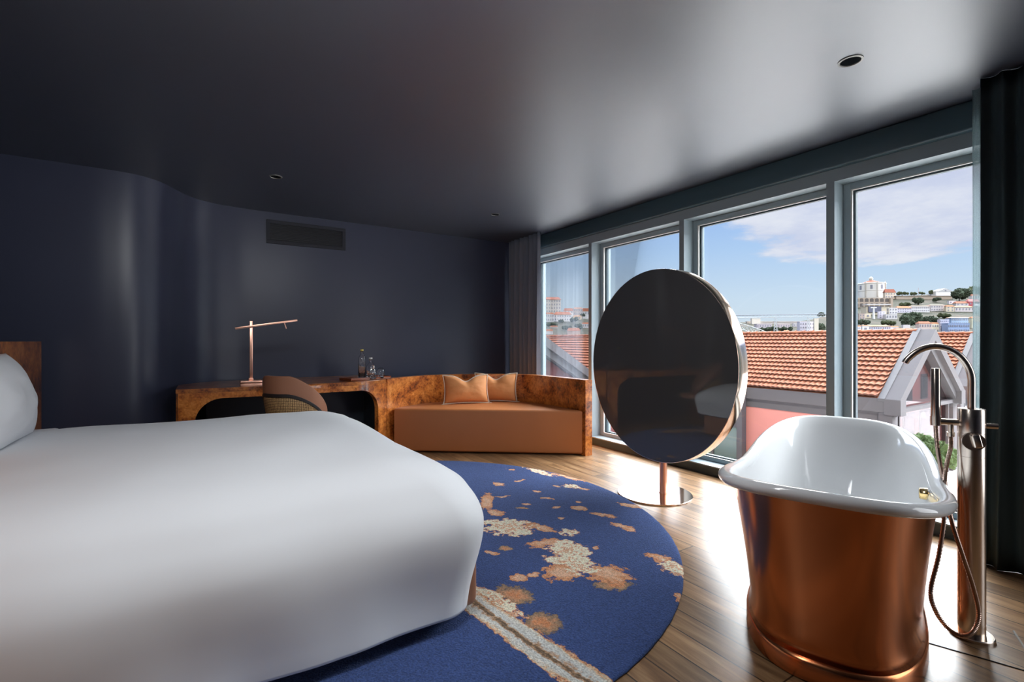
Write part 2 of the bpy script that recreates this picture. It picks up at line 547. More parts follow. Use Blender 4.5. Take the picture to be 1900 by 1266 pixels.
M_fascia = vary('teal_blue_paint', (0.065, 0.115, 0.14), 0.38, 0.05, 2)
M_frameout = vary('dark_outer_frame', (0.055, 0.085, 0.10), 0.45, 0.05, 3)
M_seal = vary('pale_glazing_seal', (0.70, 0.66, 0.62), 0.5, 0.03, 5)
M_pane = make_pane('window_pane')
M_gablepane = make_pane('tinted_gable_glazing', (0.74, 0.70, 0.72), 0.8)
M_curtain = vary('dark_teal_curtain', (0.055, 0.080, 0.086), 0.9, 0.12, 12, 0.3, 500, (1, 1, 0.3), spec=0.15)
M_curtainL = vary('slate_curtain', (0.21, 0.23, 0.28), 0.85, 0.08, 12, 0.3, 500, (1, 1, 0.3), spec=0.2)
M_sheer = make_sheer('teal_sheer', (0.15, 0.21, 0.22), 0.78)
M_black = vary('black_metal', (0.012, 0.012, 0.014), 0.4, 0.05, 5)
M_band = vary('dark_leather_band', (0.02, 0.016, 0.016), 0.5, 0.05, 9)
M_rattan = make_rattan()
M_vent = vary('vent_black', (0.012, 0.013, 0.018), 0.5, 0.05, 9)
M_ventf = vary('vent_frame', (0.014, 0.016, 0.026), 0.6, 0.05, 9)
M_rim = vary('downlight_rim', (0.25, 0.24, 0.22), 0.4, 0.03, 9, metal=0.6)
M_tray = vary('reddish_lacquered_wood', (0.23, 0.055, 0.016), 0.25, 0.2, 9, stretch=(3, 14, 14), coat=0.5)
M_baffle = vary('matte_black_baffle', (0.01, 0.012, 0.014), 1.0, 0.05, 5, spec=0.0)
M_cap = vary('yellow_cap', (0.75, 0.6, 0.12), 0.4, 0.03, 9)
M_capw = vary('white_cap', (0.8, 0.8, 0.78), 0.4, 0.03, 9)
mg, ntg, bg_ = principled('clear_glass', (1, 1, 1), 0.0, ior=1.45)
bg_.inputs['Transmission Weight'].default_value = 1.0
_t = ntg.node('ShaderNodeTexNoise')
ntg.link(ntg.mix(_t.outputs['Fac'], (0.98, 0.99, 1.0), (1, 1, 1)), bg_.inputs['Base Color'])
M_glass = mg
# outside
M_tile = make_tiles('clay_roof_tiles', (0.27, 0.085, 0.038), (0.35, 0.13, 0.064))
M_tileedge = vary('tile_lip_shade', (0.12, 0.045, 0.028), 0.9, 0.3, 3)  # shadow lines under the tile rows, painted on the lips as dark brown
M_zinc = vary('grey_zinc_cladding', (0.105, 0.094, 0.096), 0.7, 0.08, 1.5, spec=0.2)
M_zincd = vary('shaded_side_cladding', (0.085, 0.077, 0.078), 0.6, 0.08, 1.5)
M_pink = vary('salmon_plaster', (0.58, 0.22, 0.18), 0.85, 0.06, 1.0)
M_ground = vary('stone_paving', (0.68, 0.64, 0.60), 0.8, 0.1, 1.2)
M_green_glass = vary('green_tinted_glazing', (0.10, 0.15, 0.13), 0.12, 0.15, 0.6, spec=0.8)
M_darkglass = vary('dark_glazing', (0.05, 0.055, 0.06), 0.25, 0.2, 0.8, spec=0.3)
M_winframe = vary('dark_window_frame', (0.10, 0.09, 0.10), 0.5, 0.1, 2)
M_blue = vary('blue_sticker', (0.06, 0.10, 0.55), 0.5, 0.02, 2)

# ---------------------------------------------------------------- mesh helpers
COL = sc.collection


def base_of(parent):
    v = Vector((0, 0, 0))
    while parent is not None:
        v = v + Vector(parent.location)
        parent = parent.parent
    return v


def link_mesh(name, me, mat, parent=None, smooth=True, local=False, bevel=0.0, subsurf=0, solid=0.0, seg=2):
    """links a mesh built in world coordinates (or local ones) as one object under its parent"""
    if parent is not None and not local:
        me.transform(Matrix.Translation(-base_of(parent)))
    o = bpy.data.objects.new(name, me)
    COL.objects.link(o)
    if mat:
        me.materials.append(mat)
    if parent is not None:
        o.parent = parent
    for p in me.polygons:
        p.use_smooth = smooth
    if solid:
        md = o.modifiers.new('solid', 'SOLIDIFY'); md.thickness = solid; md.offset = 0
    if bevel:
        md = o.modifiers.new('bevel', 'BEVEL'); md.width = bevel; md.segments = seg; md.limit_method = 'ANGLE'; md.angle_limit = R(40)
        md.harden_normals = False
    if subsurf:
        md = o.modifiers.new('sub', 'SUBSURF'); md.levels = subsurf; md.render_levels = subsurf
    return o


def mesh_of(verts, faces, name='m'):
    me = bpy.data.meshes.new(name)
    me.from_pydata([tuple(v) for v in verts], [], faces)
    me.update()
    return me


def bm_mesh(bm, name='m', normals=True):
    if normals:
        bmesh.ops.recalc_face_normals(bm, faces=bm.faces)
    me = bpy.data.meshes.new(name)
    bm.to_mesh(me)
    bm.free()
    return me


def add_box(bm, x0, x1, y0, y1, z0, z1, mtx=None):
    vs = [bm.verts.new((x, y, z)) for x in (x0, x1) for y in (y0, y1) for z in (z0, z1)]
    if mtx is not None:
        for v in vs:
            v.co = mtx @ v.co
    for f in ((0, 1, 3, 2), (4, 6, 7, 5), (0, 4, 5, 1), (2, 3, 7, 6), (0, 2, 6, 4), (1, 5, 7, 3)):
        bm.faces.new([vs[i] for i in f])
    return vs


def box_obj(name, b, mat, parent=None, bevel=0.0, mtx=None, seg=2, smooth=False, local=False):
    bm = bmesh.new()
    add_box(bm, *b, mtx=mtx)
    return link_mesh(name, bm_mesh(bm), mat, parent, smooth=smooth or bevel > 0, bevel=bevel, seg=seg, local=local)


def add_tube(bm, pts, r, n=12, cap=True):
    pts = [Vector(p) for p in pts]
    rad = r if isinstance(r, (list, tuple)) else [r] * len(pts)
    rings = []
    up = Vector((0, 0, 1))
    prev = None
    for i, p in enumerate(pts):
        d = (pts[min(i + 1, len(pts) - 1)] - pts[max(i - 1, 0)]).normalized()
        if prev is None:
            a = d.cross(up)
            if a.length < 1e-3:
                a = d.cross(Vector((1, 0, 0)))
            a.normalize()
        else:
            a = (prev - d * prev.dot(d)).normalized()
        prev = a
        b = d.cross(a)
        rings.append([bm.verts.new(p + (a * math.cos(t) + b * math.sin(t)) * rad[i]) for t in [2 * PI * k / n for k in range(n)]])
    for i in range(len(rings) - 1):
        for k in range(n):
            bm.faces.new((rings[i][k], rings[i][(k + 1) % n], rings[i + 1][(k + 1) % n], rings[i + 1][k]))
    if cap:
        bm.faces.new(rings[0][::-1])
        bm.faces.new(rings[-1])


def tube_obj(name, pts, r, mat, parent=None, n=12, local=False, smooth=True):
    bm = bmesh.new()
    add_tube(bm, pts, r, n)
    o = link_mesh(name, bm_mesh(bm), mat, parent, smooth=smooth, local=local)
    if smooth:
        md = o.modifiers.new('es', 'EDGE_SPLIT'); md.split_angle = R(50)
    return o


def add_lathe(bm, c, prof, n=32, close=False):
    rings = []
    for r_, z in prof:
        if r_ < 1e-6:
            rings.append([bm.verts.new((c[0], c[1], c[2] + z))])
        else:
            rings.append([bm.verts.new((c[0] + r_ * math.cos(2 * PI * k / n), c[1] + r_ * math.sin(2 * PI * k / n), c[2] + z)) for k in range(n)])
    for i in range(len(rings) - 1):
        a, b = rings[i], rings[i + 1]
        for k in range(n):
            k2 = (k + 1) % n
            if len(a) == 1 and len(b) == 1:
                continue
            if len(a) == 1:
                bm.faces.new((a[0], b[k], b[k2]))
            elif len(b) == 1:
                bm.faces.new((a[k], b[0], a[k2]))
            else:
                bm.faces.new((a[k], b[k], b[k2], a[k2]))


def lathe_obj(name, c, prof, mat, parent=None, n=32, local=False, split=40):
    bm = bmesh.new()
    add_lathe(bm, c, prof, n)
    o = link_mesh(name, bm_mesh(bm), mat, parent, local=local)
    if split:
        md = o.modifiers.new('es', 'EDGE_SPLIT'); md.split_angle = R(split)
    return o


def loft_mesh(rings, close_u=True, cap0=False, cap1=False):
    n = len(rings[0])
    verts = [p for r_ in rings for p in r_]
    faces = []
    for i in range(len(rings) - 1):
        for k in range(n if close_u else n - 1):
            k2 = (k + 1) % n
            faces.append((i * n + k, i * n + k2, (i + 1) * n + k2, (i + 1) * n + k))
    if cap0:
        faces.append(tuple(range(n))[::-1])
    if cap1:
        faces.append(tuple((len(rings) - 1) * n + k for k in range(n)))
    return mesh_of(verts, faces)


def catmull(pts, per=8):
    pts = [Vector(p) for p in pts]
    P = [pts[0] * 2 - pts[1]] + pts + [pts[-1] * 2 - pts[-2]]
    o = []
    for i in range(1, len(P) - 2):
        for k in range(per):
            t = k / per
            a, b, c, d = P[i - 1], P[i], P[i + 1], P[i + 2]
            o.append(0.5 * ((2 * b) + (c - a) * t + (2 * a - 5 * b + 4 * c - d) * t * t + (3 * b - a - 3 * c + d) * t ** 3))
    o.append(pts[-1])
    return o


def thing(name, label, cat, loc=(0, 0, 0), group=None, rotz=0.0):
    o = bpy.data.objects.new(name, None)
    o.empty_display_size = 0.1
    COL.objects.link(o)
    o.location = loc
    o.rotation_euler = (0, 0, rotz)
    o['label'] = label
    o['category'] = cat
    if group:
        o['group'] = group
    return o


def tag(o, label, cat, group=None, kind=None):
    o['label'] = label
    o['category'] = cat
    if group:
        o['group'] = group
    if kind:
        o['kind'] = kind
    return o


def struct(o, label=None):
    o['kind'] = 'structure'
    if label:
        o['label'] = label
    return o


def dup(root, loc, rotz=None, label=None):
    r_ = root.copy()
    COL.objects.link(r_)
    r_.location = loc
    if rotz is not None:
        r_.rotation_euler = (0, 0, rotz)
    if label:
        r_['label'] = label
    for ch in list(root.children):
        c = ch.copy()
        COL.objects.link(c)
        c.parent = r_
        for g in list(ch.children):
            d = g.copy()
            COL.objects.link(d)
            d.parent = c
    return r_


# ================================================================ ROOM
CZ = 2.5
FX = 3.66           # inner face of the window wall
struct(box_obj('floor', (-2.6, 3.95, -2.8, 6.6, -0.12, 0), M_floor))
struct(box_obj('ceiling', (-2.8, 3.95, -2.9, 6.7, CZ, CZ + 0.3), M_ceil))
# back wall: sweeps forward in an S-curve on the left
path = catmull([(-2.55, 4.90, 0), (-1.5, 4.90, 0), (-0.95, 4.90, 0), (-0.64, 4.90, 0), (-0.46, 4.925, 0), (-0.32, 5.025, 0), (-0.22, 5.20, 0),
                (-0.13, 5.37, 0), (0.0, 5.50, 0), (0.2, 5.57, 0), (0.5, 5.60, 0), (1.4, 5.60, 0), (3.95, 5.60, 0)], 10)
rings = []
nrm = []
for i, p in enumerate(path):
    d = (path[min(i + 1, len(path) - 1)] - path[max(i - 1, 0)]).normalized()
    nrm.append(Vector((-d.y, d.x, 0)))
for z, off in ((0, 0), (CZ + 0.02, 0), (CZ + 0.02, 0.25), (0, 0.25)):
    rings.append([p + nv * off + Vector((0, 0, z)) for p, nv in zip(path, nrm)])
verts = [p for r_ in rings for p in r_]
n_ = len(path)
faces = []
for j in range(4):
    for i in range(n_ - 1):
        a, b = j * n_, ((j + 1) % 4) * n_
        faces.append((a + i, a + i + 1, b + i + 1, b + i))
faces += [(0, n_, 2 * n_, 3 * n_), (n_ - 1, 4 * n_ - 1, 3 * n_ - 1, 2 * n_ - 1)]
o = link_mesh('wall_back', mesh_of(verts, faces), M_wall, smooth=True)
md = o.modifiers.new('es', 'EDGE_SPLIT'); md.split_angle = R(40)
struct(o)
struct(box_obj('wall_left', (-2.75, -2.55, -2.8, 5.2, 0, CZ), M_wall))
struct(box_obj('wall_front', (-2.6, 3.95, -2.9, -2.7, 0, CZ), M_wall))

# window wall: fascia beam, soffit beam, mullions, sill, frames and panes
FY0, FY1 = 0.62, 5.6
struct(box_obj('trim_fascia', (3.61, 3.95, 0.2, 5.6, 2.335, CZ), M_fascia, bevel=0.012))
struct(box_obj('trim_window_head', (FX, 3.95, 0.2, 5.6, 2.25, 2.335), M_frame))
struct(box_obj('trim_window_sill', (FX - 0.01, 3.95, 0.2, 5.6, 0.0, 0.072), M_frameout))
struct(box_obj('trim_sill_top', (FX - 0.012, 3.79, 0.2, 5.6, 0.072, 0.082), M_frame))
MUL = [(0.36, 0.41), (1.59, 1.642), (2.824, 2.875), (4.055, 4.105), (5.30, 5.35)]
for i, (a, b) in enumerate(MUL):
    o = struct(box_obj('trim_mullion', (FX, 3.95, a, b, 0.08, 2.252), M_frame))
GX = 3.84
bays = [(MUL[i][1], MUL[i + 1][0]) for i in range(4)]
for i, (a, b) in enumerate(bays):
    root = bpy.data.objects.new('window_%d' % (i + 1), None)
    COL.objects.link(root)
    root.location = (GX, (a + b) / 2, 0.08)
    root['kind'] = 'structure'
    bm = bmesh.new()
    fw = 0.045
    x0, x1 = 3.79, 3.87
    add_box(bm, x0, x1, a, a + fw, 0.082, 2.25)
    add_box(bm, x0, x1, b - fw, b, 0.082, 2.25)
    add_box(bm, x0, x1, a + fw, b - fw, 2.205, 2.25)
    add_box(bm, x0, x1, a + fw, b - fw, 0.082, 0.115)
    link_mesh('window_frame', bm_mesh(bm), M_frame, root, smooth=False, bevel=0.003)
    bm = bmesh.new()
    s0, s1, t0, t1 = a + fw, b - fw, 0.115, 2.205
    for k in (0,):
        add_box(bm, x0 + 0.004, x0 + 0.02, s0, s0 + 0.008, t0, t1)
        add_box(bm, x0 + 0.004, x0 + 0.02, s1 - 0.008, s1, t0, t1)
        add_box(bm, x0 + 0.004, x0 + 0.02, s0 + 0.008, s1 - 0.008, t1 - 0.006, t1)
        add_box(bm, x0 + 0.004, x0 + 0.02, s0 + 0.008, s1 - 0.008, t0, t0 + 0.006)
    link_mesh('glazing_bead', bm_mesh(bm), M_seal, root, smooth=False)
    bm = bmesh.new()
    g = 0.016
    add_box(bm, x0 + 0.04, x1 - 0.01, s0, s0 + g, t0, t1)
    add_box(bm, x0 + 0.04, x1 - 0.01, s1 - g, s1, t0, t1)
    add_box(bm, x0 + 0.04, x1 - 0.01, s0 + g, s1 - g, t1 - 0.014, t1)
    add_box(bm, x0 + 0.04, x1 - 0.01, s0 + g, s1 - g, t0, t0 + 0.014)
    link_mesh('outer_sash', bm_mesh(bm), M_frameout, root, smooth=False)
    box_obj('pane', (GX - 0.003, GX + 0.003, s0 + 0.01, s1 - 0.01, t0 + 0.005, t1 - 0.005), M_pane, root)
# the wall strip right of the bays (behind the curtain) and the end panel at the corner
struct(box_obj('wall_right', (FX, 3.95, -2.8, 0.36, 0, CZ), M_wall))
struct(box_obj('trim_corner_panel', (FX, 3.95, 5.35, 5.62, 0.08, 2.335), M_frame))

# ================================================================ air vent and downlights
t = thing('air_vent', 'long black slatted air vent set high in the dark back wall', 'air vent', (0.95, 5.59, 2.295))
bm = bmesh.new()
x0, x1, z0, z1, yv = 0.55, 1.35, 2.172, 2.418, 5.60
f = 0.035
add_box(bm, x0, x1, yv - 0.014, yv, z1 - f, z1); add_box(bm, x0, x1, yv - 0.014, yv, z0, z0 + f)
add_box(bm, x0, x0 + f, yv - 0.014, yv, z0 + f, z1 - f); add_box(bm, x1 - f, x1, yv - 0.014, yv, z0 + f, z1 - f)
link_mesh('frame', bm_mesh(bm), M_ventf, t, smooth=False, bevel=0.002)
box_obj('backing', (x0 + f, x1 - f, yv - 0.002, yv + 0.002, z0 + f, z1 - f), M_black, t)
ns_ = 11
for k in range(ns_):
    zc = z0 + f + (k + 0.5) * (z1 - z0 - 2 * f) / ns_
    mt = Matrix.Translation((0, yv - 0.008, zc)) @ Matrix.Rotation(R(28), 4, 'X')
    box_obj('slat', (x0 + f, x1 - f, -0.005, 0.005, -0.0018, 0.0018), M_ventf, t, mtx=mt)
for k in range(4):
    xc = x0 + f + 0.07 + k * 0.2
    box_obj('support', (xc - 0.0015, xc + 0.0015, yv - 0.0145, yv - 0.012, z0 + f, z1 - f), M_ventf, t)

for (x, y, r_, lb) in ((2.622, 1.069, 0.052, 'largest round recessed downlight, nearest the windows and the dark curtain'),
                       (0.499, 4.37, 0.050, 'small recessed ceiling downlight in front of the air vent'),
                       (2.616, 4.41, 0.050, 'small recessed ceiling downlight near the far slate curtain')):
    t = thing('recessed_downlight', lb, 'ceiling light', (x, y, CZ), 'recessed ceiling downlights')
    lathe_obj('rim', (x, y, CZ), [(r_, 0.001), (r_, -0.004), (r_ - 0.009, -0.005), (r_ - 0.011, 0.0), (r_ - 0.012, 0.001)], M_rim, t, 40)
    lathe_obj('baffle', (x, y, CZ), [(r_ - 0.010, -0.0012), (r_ * 0.55, -0.0007), (0, -0.0006)], M_baffle, t, 40)

# ================================================================ RUG
RC = (0.925, 2.84); RR = 1.682
rings = []
for (rr, z) in ((0.0001, 0.017), (0.5, 0.017), (1.0, 0.017), (1.4, 0.017), (1.6, 0.017), (RR - 0.02, 0.0168), (RR - 0.006, 0.0145), (RR, 0.010), (RR, 0.004)):
    rings.append([Vector((RC[0] + (rr + (0.003 * noise.noise(Vector((k * 0.9, rr * 3, 0))) if rr > 1.5 else 0)) * math.cos(2 * PI * k / 240),
                          RC[1] + (rr + (0.003 * noise.noise(Vector((k * 0.9, rr * 3, 0))) if rr > 1.5 else 0)) * math.sin(2 * PI * k / 240), z)) for k in range(240)])
rug = thing('round_rug', 'large round navy rug splashed with orange and cream, under the bed', 'rug', (RC[0], RC[1], 0))
me = loft_mesh(rings)
for p in me.polygons:
    pass
o = link_mesh('pile', me, M_rug)
o.parent = rug
o.matrix_parent_inverse = Matrix.Translation((-RC[0], -RC[1], 0))
lathe_obj('backing', (RC[0], RC[1], 0.0), [(0, 0.0005), (RR - 0.008, 0.0005), (RR - 0.008, 0.004), (RR - 0.012, 0.006)], M_rugedge, rug, 160)

# ================================================================ BED
bed = thing('double_bed', 'wide bed with smooth white duvet, tan leather base and burl headboard', 'bed', (-0.1, 2.78, 0.017))
# base
bm = bmesh.new()
add_box(bm, -0.93, 0.955, 1.74, 3.82, 0.06, 0.285)
link_mesh('bed_base', bm_mesh(bm), M_leather2, bed, bevel=0.035, seg=4)
for (x, y) in ((-0.8, 1.95), (-0.8, 3.6), (0.75, 1.95), (0.75, 3.6)):
    lathe_obj('foot', (x, y, 0.0185), [(0, 0), (0.03, 0), (0.03, 0.055), (0, 0.055)], M_black, bed, 20)
box_obj('mattress', (-0.93, 0.80, 1.83, 3.76, 0.285, 0.585), M_linen, bed, bevel=0.06, seg=4)
# duvet: one cloth, rounded over the edges and hanging lower on the near side
def rrect(cx0, cx1, cy0, cy1, rad, n=40):
    """points of a rounded rectangle with matching parameters between rings"""
    out_ = []
    for (ccx, ccy, a0) in ((cx1 - rad, cy0 + rad, -90), (cx1 - rad, cy1 - rad, 0), (cx0 + rad, cy1 - rad, 90), (cx0 + rad, cy0 + rad, 180)):
        for k in range(n):
            a = R(a0 + 90 * k / (n - 1))
            out_.append((ccx + rad * math.cos(a), ccy + rad * math.sin(a)))
    # straight runs are subdivided
    res = []
    m_ = len(out_)
    for i in range(m_):
        p, q = out_[i], out_[(i + 1) % m_]
        res.append(p)
        if (i + 1) % n == 0:
            for k in range(1, 40):
                res.append((p[0] + (q[0] - p[0]) * k / 40, p[1] + (q[1] - p[1]) * k / 40))
    return res


def duvet():
    X0, X1, Y0, Y1 = -0.84, 0.81, 1.845, 3.80
    prof = [(-0.77, 0.652), (-0.7, 0.652), (-0.55, 0.651), (-0.4, 0.650), (-0.28, 0.647), (-0.18, 0.643), (-0.10, 0.636), (-0.04, 0.625), (0.02, 0.606), (0.07, 0.580), (0.11, 0.540), (0.145, 0.500),
            (0.168, 0.455), (0.178, 0.41), (0.180, 0.36), (0.177, 0.31), (0.172, 0.26), (0.168, 0.21), (0.166, 0.17), (0.166, 0.13), (0.166, 0.10)]
    rings_ = []
    prof = [(p_.x, p_.y) for p_ in catmull([(a_, b_, 0) for a_, b_ in prof], 3)]
    for j, (off, z) in enumerate(prof):
        rad = max(0.03, min(0.15, 0.12 + off * 0.3))
        pts = rrect(X0 - off, X1 + off, Y0 - off, Y1 + off, rad)
        ring = []
        for (x, y) in pts:
            zz_ = z
            # hem height by side: near and far sides long, foot short, head tucked
            foot = max(0.0, min(1.0, (x - (X1 + off - 0.30)) / 0.28)) * max(0.0, min(1.0, (y - (Y0 - off) - 0.09) / 0.16))
            if z < 0.60:
                hem = 0.078 + 0.215 * foot
                k = (0.60 - z) / 0.50
                zz_ = 0.60 - k * (0.60 - hem)
                low = max(0.0, (0.42 - zz_) / 0.32)
                # cloth falls inward below the bulge at the foot end
                if x > 0.3:
                    x -= 0.05 * low * min(1, (x - 0.3) / 0.5)
                y += (0.02 * low) if y < 2.5 else 0
                # soft vertical folds in the hanging part
                fold = noise.noise(Vector((x * 2.6, y * 2.6, 3.1))) * 0.035 + noise.noise(Vector((x * 9, y * 9, zz_ * 1.2))) * 0.007
                dx = 1 if x > X1 + 0.05 else 0
                y -= fold * low * (1 if y < 2.2 else 0)
                x += fold * 0.6 * low * dx
            soft_ = noise.noise(Vector((x * 1.7 + 4, y * 1.9, 0.3))) * 0.016 + noise.noise(Vector((x * 4.1, y * 3.3, 1.3))) * 0.004
            edge = max(0.0, min(1.0, (z - 0.40) / 0.15))
            zz_ += soft_ * edge * max(0.0, min(1.0, (off + 0.77) / 0.3))
            # slight sag along the near edge
            y += 0.012 * noise.noise(Vector((x * 3.0, 0.4, z * 3))) * (1 if y < 2.2 else 0)
            ring.append(Vector((x, y, zz_)))
        rings_.append(ring)
    return loft_mesh(rings_, cap0=True)


o = link_mesh('duvet', duvet(), M_linen, bed)
md = o.modifiers.new('solid', 'SOLIDIFY'); md.thickness = 0.012; md.offset = -1
# undersheet at the head end
box_obj('sheet', (-0.93, -0.70, 1.86, 3.80, 0.58, 0.645), M_linen, bed, bevel=0.025, seg=3)
# headboard
hb = box_obj('headboard', (-1.045, -0.965, 1.0, 4.655, 0.02, 1.147), M_burlhb, bed, bevel=0.003)


def pillow_mesh(w_, h_, th, n=36, pinch=0.06, chop=0.0, flange=0.0, seed=0):
    """pillow standing in the XZ plane, thickness along Y, bottom at z=0"""
    vs, fs = [], []
    for side in (1, -1):
        base = len(vs)
        for j in range(n + 1):
            for i in range(n + 1):
                u_, v_ = -1 + 2 * i / n, -1 + 2 * j / n
                fx = 1 - pinch * (1 - u_ * u_) * 0.0
                x = u_ * (w_ / 2) * (1 - pinch * (1 - v_ * v_))
                z = v_ * (h_ / 2) * (1 - pinch * (1 - u_ * u_))
                if v_ > 0:
                    z -= chop * h_ * math.exp(-(u_ / 0.34) ** 2) * v_ ** 1.5
                tt = max(0.0, (1 - abs(u_) ** 2.4)) ** 0.55 * max(0.0, (1 - abs(v_) ** 2.4)) ** 0.55
                if v_ > 0 and chop:
                    tt *= 1 - 0.35 * math.exp(-(u_ / 0.22) ** 2) * v_
                wr = noise.noise(Vector((u_ * 2.4 + seed, v_ * 2.4, side))) * 0.10 + noise.noise(Vector((u_ * 7 + seed, v_ * 6, side * 2))) * 0.03
                vs.append(Vector((x, side * th / 2 * tt * (1 + wr), z + h_ / 2)))
        for j in range(n):
            for i in range(n):
                a = base + j * (n + 1) + i
                q = (a, a + 1, a + n + 2, a + n + 1)
                fs.append(q if side < 0 else q[::-1])
    me_ = mesh_of(vs, fs)
    bm = bmesh.new(); bm.from_mesh(me_)
    bmesh.ops.remove_doubles(bm, verts=bm.verts, dist=0.0004)
    return bm_mesh(bm)


# bed pillow leaning on the headboard: local frame XZ -> world Y,Z
pw = pillow_mesh(0.84, 0.47, 0.25, pinch=0.05, seed=3)
pw.transform(Matrix.Translation((-0.815, 3.325, 0.625)) @ Matrix.Rotation(R(-13), 4, 'Y') @ Matrix.Rotation(R(90), 4, 'Z'))
pil = link_mesh('pillow', pw, M_linen)
tag(pil, 'plump white pillow leaning on the burl headboard', 'pillow')

# ================================================================ DESK
TZ = 0.76
desk = thing('writing_desk', 'long glossy burl wood desk with rounded kneehole along the back wall', 'desk', (0.7, 5.1, 0))
front = catmull([(-0.19, 4.70, 0), (0.1, 4.675, 0), (0.5, 4.655, 0), (0.95, 4.65, 0), (1.22, 4.665, 0), (1.42, 4.735, 0), (1.578, 4.84, 0)], 12)


def band(path_, off0, off1, z0f, z1f):
    """closed strip along a plan path between two offsets, heights by functions of the path fraction"""
    n2 = len(path_)
    nn = []
    for i, p in enumerate(path_):
        d = (path_[min(i + 1, n2 - 1)] - path_[max(i - 1, 0)]).normalized()
        nn.append(Vector((-d.y, d.x, 0)))
    R_ = []
    for off, zf in ((off0, z0f), (off0, z1f), (off1, z1f), (off1, z0f)):
        R_.append([p + nv * off + Vector((0, 0, zf(p))) for p, nv in zip(path_, nn)])
    V_ = [p for r_ in R_ for p in r_]
    F_ = []
    for j in range(4):
        for i in range(n2 - 1):
            a, b = j * n2, ((j + 1) % 4) * n2
            F_.append((a + i, a + i + 1, b + i + 1, b + i))
    F_ += [(0, n2, 2 * n2, 3 * n2), (n2 - 1, 4 * n2 - 1, 3 * n2 - 1, 2 * n2 - 1)]
    m_ = mesh_of(V_, F_)
    bm = bmesh.new(); bm.from_mesh(m_)
    return bm_mesh(bm)


OX0, OX1, OZ, ORX, ORZ = -0.065, 1.468, 0.674, 0.20, 0.21


def opening(p):
    x = p.x
    if x <= OX0 or x >= OX1:
        return 0.0
    d = min(x - OX0, OX1 - x)
    if d >= ORX:
        return OZ
    k = 1 - d / ORX
    return OZ - ORZ * (1 - math.sqrt(max(0, 1 - k * k)))


# resample front path finely in x, with duplicated columns at the opening edges
fp = []
def front_y(x):
    for a, b in zip(front, front[1:]):
        if a.x <= x <= b.x:
            k = (x - a.x) / (b.x - a.x)
            return a.y + (b.y - a.y) * k
    return front[-1].y
xs = sorted(set([-0.19 + (1.578 + 0.19) * k / 120 for k in range(121)] + [OX0 - 1e-4, OX0 + 1e-4, OX1 - 1e-4, OX1 + 1e-4]
                + [OX0 + ORX * (1 - math.cos(a * PI / 40)) for a in range(1, 20)] + [OX1 - ORX * (1 - math.cos(a * PI / 40)) for a in range(1, 20)]))
fp = [Vector((x, front_y(x), 0)) for x in xs]
o = link_mesh('front_panel', band(fp, 0.0, 0.045, opening, lambda p: TZ - 0.035), M_burl, desk, smooth=False)
bm = bmesh.new()
top_pts = [Vector((p.x, p.y, 0)) for p in front[:-6]] + [Vector((1.574, 4.842, 0)), Vector((1.536, 4.92, 0)), Vector((1.536, 5.575, 0)), Vector((0.45, 5.575, 0)), Vector((0.0, 5.43, 0)), Vector((-0.19, 5.18, 0))]
lo = [bm.verts.new((p.x, p.y, TZ - 0.035)) for p in top_pts]
hi = [bm.verts.new((p.x, p.y, TZ)) for p in top_pts]
bm.faces.new(hi); bm.faces.new(lo[::-1])
for i in range(len(lo)):
    j = (i + 1) % len(lo)
    bm.faces.new((lo[i], lo[j], hi[j], hi[i]))
link_mesh('desktop', bm_mesh(bm), M_burl2, desk, smooth=False, bevel=0.002)
box_obj('side_panel', (-0.19, -0.15, 4.75, 5.14, 0, TZ - 0.035), M_burl2, desk)
box_obj('side_panel', (1.502, 1.532, 4.98, 5.57, 0, TZ - 0.035), M_burl2, desk)
box_obj('inner_side', (1.47, 1.5, 4.86, 5.52, 0, TZ - 0.04), M_navy, desk)
box_obj('back_panel', (0.02, 1.47, 5.3, 5.33, 0, TZ - 0.04), M_navy, desk)
box_obj('drawer_front', (0.43, 0.96, 4.652 - 0.0045, 4.66, OZ + 0.006, TZ - 0.012), M_burl, desk, bevel=0.001)
for k in range(2):
    xk = (-0.15 + 0.58 * k, 0.38 + 0.62 * k)
box_obj('drawer_box', (0.45, 0.94, 4.72, 5.2, OZ + 0.004, TZ - 0.04), M_navy, desk)

# ================================================================ SOFA
sofa = thing('corner_sofa', 'low tan leather corner seat wrapped by a curved burl wood back', 'sofa', (2.5, 4.6, 0))
bp_ = catmull([(1.585, 4.845, 0), (1.80, 4.975, 0), (2.06, 5.085, 0), (2.33, 5.10, 0), (2.66, 4.985, 0), (2.95, 4.80, 0), (3.14, 4.57, 0), (3.20, 4.30, 0), (3.205, 3.95, 0), (3.205, 3.64, 0)], 10)
link_mesh('burl_back', band(bp_, 0.0, 0.088, lambda p: 0.0, lambda p: TZ), M_burl, sofa, smooth=False)
fr = [Vector((1.655, 4.832, 0)), Vector((3.193, 3.675, 0))]
# seat: plan polygon between the diagonal front and the curved back
inner = [p.copy() for p in bp_ if 1.66 < p.x and p.y > 3.66]
poly = [Vector((fr[0].x + (fr[1].x - fr[0].x) * k / 16, fr[0].y + (fr[1].y - fr[0].y) * k / 16, 0)) for k in range(17)]
innr = list(reversed(inner))
cen = Vector((2.55, 4.5, 0))
plan = poly + [p + (cen - p).normalized() * 0.014 for p in innr]


